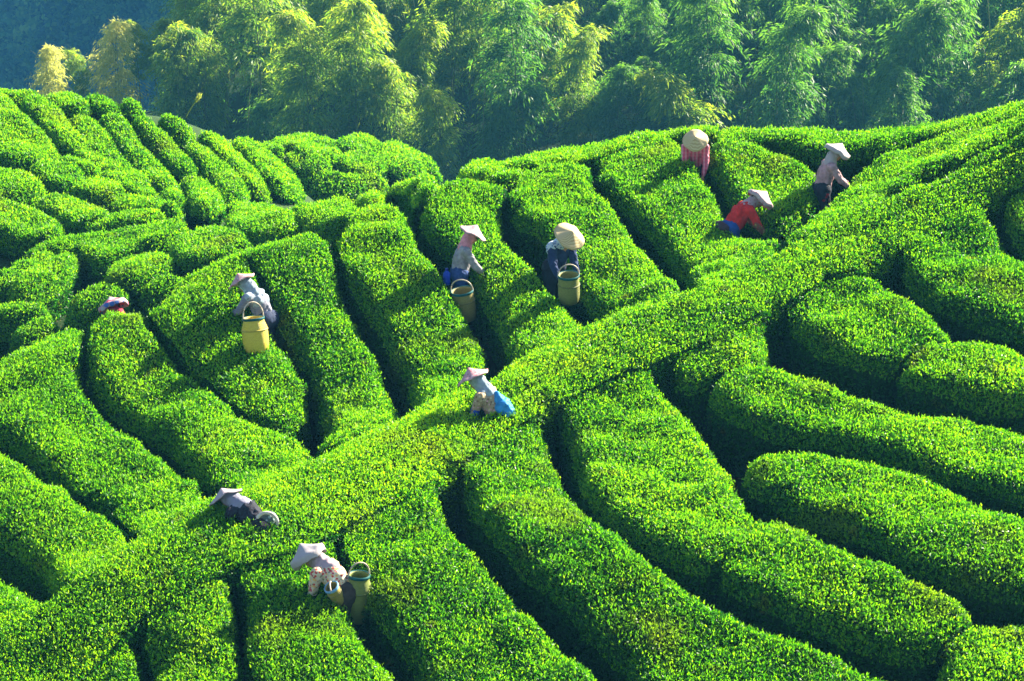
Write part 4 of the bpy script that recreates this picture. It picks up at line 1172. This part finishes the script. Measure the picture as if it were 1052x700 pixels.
def basket(pos, rot, label, c1, c2, h=0.56, r=0.175, neck=0.125, rim_mat=RIM, handle_rz=0.0, handle_h=0.17):
    t = empty("tea_basket", pos); t.rotation_euler = rot; tag(t, label, "basket")
    out = [(0.001, 0.0), (r * 0.80, 0.0), (r * 0.92, 0.03 * h / 0.56), (r, h * 0.30), (r * 1.0, h * 0.60), (r * 0.97, h * 0.72), (neck * 1.04, h * 0.88), (neck, h * 0.96), (neck * 1.04, h)]
    inn = [(max(a - 0.014, 0.001), max(b, 0.02)) for a, b in out[::-1]]
    link("woven_body", lathe("woven_body", out + inn), t, (basket_mat("woven_bamboo", c1, c2),))
    tor = [(neck * 1.04 + 0.010 * math.cos(a), h - 0.012 + 0.020 * math.sin(a)) for a in np.linspace(0, 2 * math.pi, 11)]
    link("rim", lathe("rim", tor), t, (rim_mat,))
    for z in (0.66,):
        bnd = [(r * 0.99 + 0.010 * math.cos(a), h * z + 0.012 * math.sin(a)) for a in np.linspace(0, 2 * math.pi, 9)]
        link("hoop", lathe("hoop", bnd), t, (basket_mat("hoop_bamboo", tuple(c * 0.7 for c in c1), tuple(c * 0.75 for c in c2)),))
    s = np.linspace(-1, 1, 22)
    path = np.stack([neck * 1.06 * np.sin(s * math.pi / 2), np.zeros(22), h - 0.02 + handle_h * np.cos(s * math.pi / 2) ** 0.8], 1)
    c, sn = math.cos(handle_rz), math.sin(handle_rz)
    path = np.stack([path[:, 0] * c, path[:, 0] * sn, path[:, 2]], 1)
    V, Q = tube(path, 0.010, 7)
    link("handle", mesh_np("handle", V, Q, smooth=np.ones(len(Q))), t, (CANE,))
    return t


def place(px, py, lift):
    """Point at a photograph pixel on a level 'lift' above (below) the clipped canopy."""
    return hit(px, py, 24.0, 43.0, lift)


def hang(px, py, pk, nearer, h):
    """Foot of a basket whose rim is seen at a photograph pixel, a little nearer to us than its picker."""
    d = float((np.array(pk[0].location) + np.array([0, 0, 0.7]) - CAM) @ FWD) - nearer
    p = at_depth(px, py, d) - np.array([0, 0, h])
    p[2] = max(p[2], float(ground(p[0], p[1])) - 0.02)
    return Vector(p)


basket(Vector(place(264, 360, 0.0)) - Vector((0, 0, 0.03)), (R(-6), R(-5), 0), "bright yellow basket with teal rim and pale handle resting on the hedge", (0.58, 0.42, 0.025), (0.66, 0.50, 0.045), 0.50, 0.185, 0.145, handle_rz=0.5, handle_h=0.24)
basket(hang(479, 297, PICKERS[1], 0.50, 0.46), (R(4), R(-10), 0.4), "olive basket with teal rim in the gap below the picker in grey blouse", (0.20, 0.17, 0.035), (0.26, 0.22, 0.05), 0.46, 0.165, 0.155, handle_rz=-0.6, handle_h=0.19)
basket(hang(585, 279, PICKERS[2], 0.80, 0.46), (R(4), R(-8), 0.9), "olive green basket with teal rim in the gap below the polka dot scarf picker", (0.17, 0.18, 0.035), (0.22, 0.22, 0.05), 0.43, 0.155, 0.145, handle_rz=-0.7, handle_h=0.18)
basket(hang(366, 590, PICKERS[8], 0.12, 0.58), (R(2), R(3), 0.2), "green barrel shaped basket with blue green rim behind the flowered blouse picker", (0.14, 0.18, 0.025), (0.19, 0.23, 0.035), 0.58, 0.165, 0.12, handle_rz=0.2, handle_h=0.17)
basket(hang(350, 596, PICKERS[8], 0.26, 0.27), (R(14), R(-30), 0.3), "tilted yellow basket with a pale blue rim hanging at the flowered blouse picker's hip", (0.28, 0.23, 0.035), (0.34, 0.28, 0.05), 0.27, 0.085, 0.08, plain("pale_blue_rim", (0.14, 0.28, 0.44), 0.5), handle_rz=1.2, handle_h=0.05)


def held(name, cat, label, pieces, m, voxel=0.01, ragged=0.0):
    o = link(name, fuse(name, pieces, voxel, 3, ragged, 3), None, (m,)); tag(o, label, cat); return o


def world(pk, local):
    root, d = pk
    return np.array(root.matrix_basis @ Vector(local))


# blue cloth bag tied over the crouching picker's hips
pk = PICKERS[6]; d = pk[1]
bk = np.array([0, -0.75, 0.65])
c0 = world(pk, d["waist"] + bk * 0.15); c1 = world(pk, d["P"] + bk * 0.17); c2 = world(pk, d["chest"] + bk * 0.12)
o = held("cloth_bag", "bag", "bright blue cloth bag tied on the crouching picker's back", [capsule(c2, c0, 0.07, 0.125), capsule(c0, c1, 0.125, 0.125)], plain("bright_blue_cloth", (0.03, 0.20, 0.46), 0.6), 0.012, 0.012)


def bottle(px_point, label, col, capcol, h=0.24, r=0.036):
    t = empty("water_bottle", px_point); tag(t, label, "bottle")
    link("bottle_body", lathe("bottle_body", [(0.001, 0), (r, 0.004), (r, h * 0.3), (r * 0.92, h * 0.34), (r, h * 0.38), (r, h * 0.68), (r * 0.4, h * 0.85), (r * 0.38, h * 0.9), (0.001, h * 0.9)], 20), t, (plain("bottle_plastic", col, 0.25),))
    link("cap", lathe("cap", [(0.001, h * 0.88), (r * 0.45, h * 0.88), (r * 0.45, h), (0.001, h)], 16), t, (plain("bottle_cap", capcol, 0.4),))
    return t


w7 = world(PICKERS[6], PICKERS[6][1]["P"] + np.array([0.21, 0.06, -0.10])); bottle(w7, "pale green water bottle hanging at the crouching picker's side", (0.22, 0.42, 0.40), (0.7, 0.7, 0.7))
w2 = world(PICKERS[1], PICKERS[1][1]["P"] + np.array([0.06, -0.21, -0.12])); bottle(w2, "blue water bottle at the hip of the picker in grey blouse", (0.02, 0.06, 0.45), (0.02, 0.03, 0.2), 0.25, 0.055)
# red pouch at the hip of the white hatted picker
pk = PICKERS[5]; d = pk[1]; e = world(pk, d["P"] + np.array([0.145, 0.03, -0.03])); e2 = world(pk, d["P"] + np.array([0.15, 0.0, -0.12]))
held("pouch", "pouch", "dark red pouch at the white hatted picker's hip", [capsule(e, e2, 0.05, 0.045)], plain("red_pouch", (0.28, 0.02, 0.03)))
# rolled waist bundle of the red shirted picker
pk = PICKERS[4]; d = pk[1]; e = world(pk, d["P"] + np.array([-0.10, -0.13, 0.06])); e2 = world(pk, d["P"] + np.array([0.12, -0.12, 0.06]))
held("waist_bag", "bag", "dark bag tied at the back of the red shirted picker's waist", [capsule(e, e2, 0.085, 0.08)], plain("dark_bag", (0.05, 0.03, 0.04)), 0.012, 0.006)
# the bent double picker's basket carried on the hip: a patterned bundle inside a pale cane hoop
pk = PICKERS[7]; d = pk[1]
e = world(pk, d["P"] + np.array([0.06, -0.02, 0.12])); e2 = world(pk, d["P"] + np.array([0.10, 0.16, 0.0]))
t = empty("carrying_bundle", e); tag(t, "grey green bundle in a pale cane hoop on the bent double picker's hips", "bundle")
me = fuse("bundle", [capsule(np.zeros(3), e2 - e, 0.12, 0.11)], 0.012, 3, 0.01, 4); link("cloth_bundle", me, t, (spotted("grey_green_print", (0.07, 0.09, 0.09), [(0.28, 0.31, 0.31), (0.06, 0.09, 0.08), (0.22, 0.30, 0.30)], 20.0, 0.4),))
a = np.linspace(0, 2 * math.pi, 30); path = np.stack([0.0 * a + 0.13 * np.cos(a), -0.10 * np.ones(30), 0.0 + 0.13 * np.sin(a)], 1)
V, Q = tube(path, 0.022, 8); link("cane_hoop", mesh_np("cane_hoop", V, Q, smooth=np.ones(len(Q))), t, (plain("bleached_cane", (0.45, 0.40, 0.35), 0.6),))

# scraps lying in the gaps
for px, py, s, lab in ((688, 398, 0.05, "white paper scrap on dark soil in the gap left of the sweeping row"), (612, 325, 0.06, "white plastic strip at the low end of the gap by the polka dot picker")):
    q = place(px, py, -0.5); z = float(ground(q[0], q[1])) + 0.10
    v = np.array([(math.cos(t) * s * (1 + 0.3 * math.sin(3 * t)), math.sin(t) * s * 0.6, 0.012 * math.sin(2 * t)) for t in np.linspace(0, 2 * math.pi, 14, endpoint=False)])
    v = np.vstack([v, v - np.array([0, 0, 0.004])]) + np.array([q[0], q[1], z]); n = 14
    f = [tuple(range(n)), tuple(range(2 * n - 1, n - 1, -1))] + [(i, n + i, n + (i + 1) % n, (i + 1) % n) for i in range(n)]
    me = bpy.data.meshes.new("paper_scrap"); me.from_pydata(v.tolist(), [], f); tag(link("paper_scrap", me, None, (WHITE_COT,)), lab, "litter")
# ------------------------------------------------------------------ light
SUN_EL = math.radians(31.0)
SUN_AZ = math.radians(50.0)          # to the right of the direction the camera looks (+Y)
S = Vector((math.sin(SUN_AZ) * math.cos(SUN_EL), math.cos(SUN_AZ) * math.cos(SUN_EL), math.sin(SUN_EL)))
sd = bpy.data.lights.new("sun", "SUN")
sd.energy = 5.0
sd.angle = math.radians(0.5)
sd.color = (1.0, 0.92, 0.72)
so = bpy.data.objects.new("sun", sd); COL.objects.link(so)
so.rotation_euler = (-S).to_track_quat("-Z", "Y").to_euler()
so.location = (40, 40, 60)
w = bpy.data.worlds.new("World"); scene.world = w; w.use_nodes = True
nt = w.node_tree
sky = nt.nodes.new("ShaderNodeTexSky"); sky.sky_type = "NISHITA"; sky.sun_disc = False
sky.sun_elevation = SUN_EL; sky.sun_rotation = SUN_AZ
nt.links.new(sky.outputs[0], nt.nodes["Background"].inputs[0])
nt.nodes["Background"].inputs[1].default_value = 0.05
scene.view_settings.view_transform = "Standard"; scene.view_settings.look = "None"
scene.view_settings.gamma = 1.0; scene.view_settings.use_curve_mapping = False
scene.view_settings.exposure = 2.6
cy = scene.cycles
cy.max_bounces = 6; cy.diffuse_bounces = 3; cy.glossy_bounces = 2; cy.transmission_bounces = 4; cy.volume_bounces = 0
cy.transparent_max_bounces = 8
cy.caustics_reflective = False; cy.caustics_refractive = False
cy.use_denoising = True
try:
    cy.denoiser = "OPENIMAGEDENOISE"; cy.denoising_input_passes = "RGB_ALBEDO_NORMAL"
except Exception:
    pass
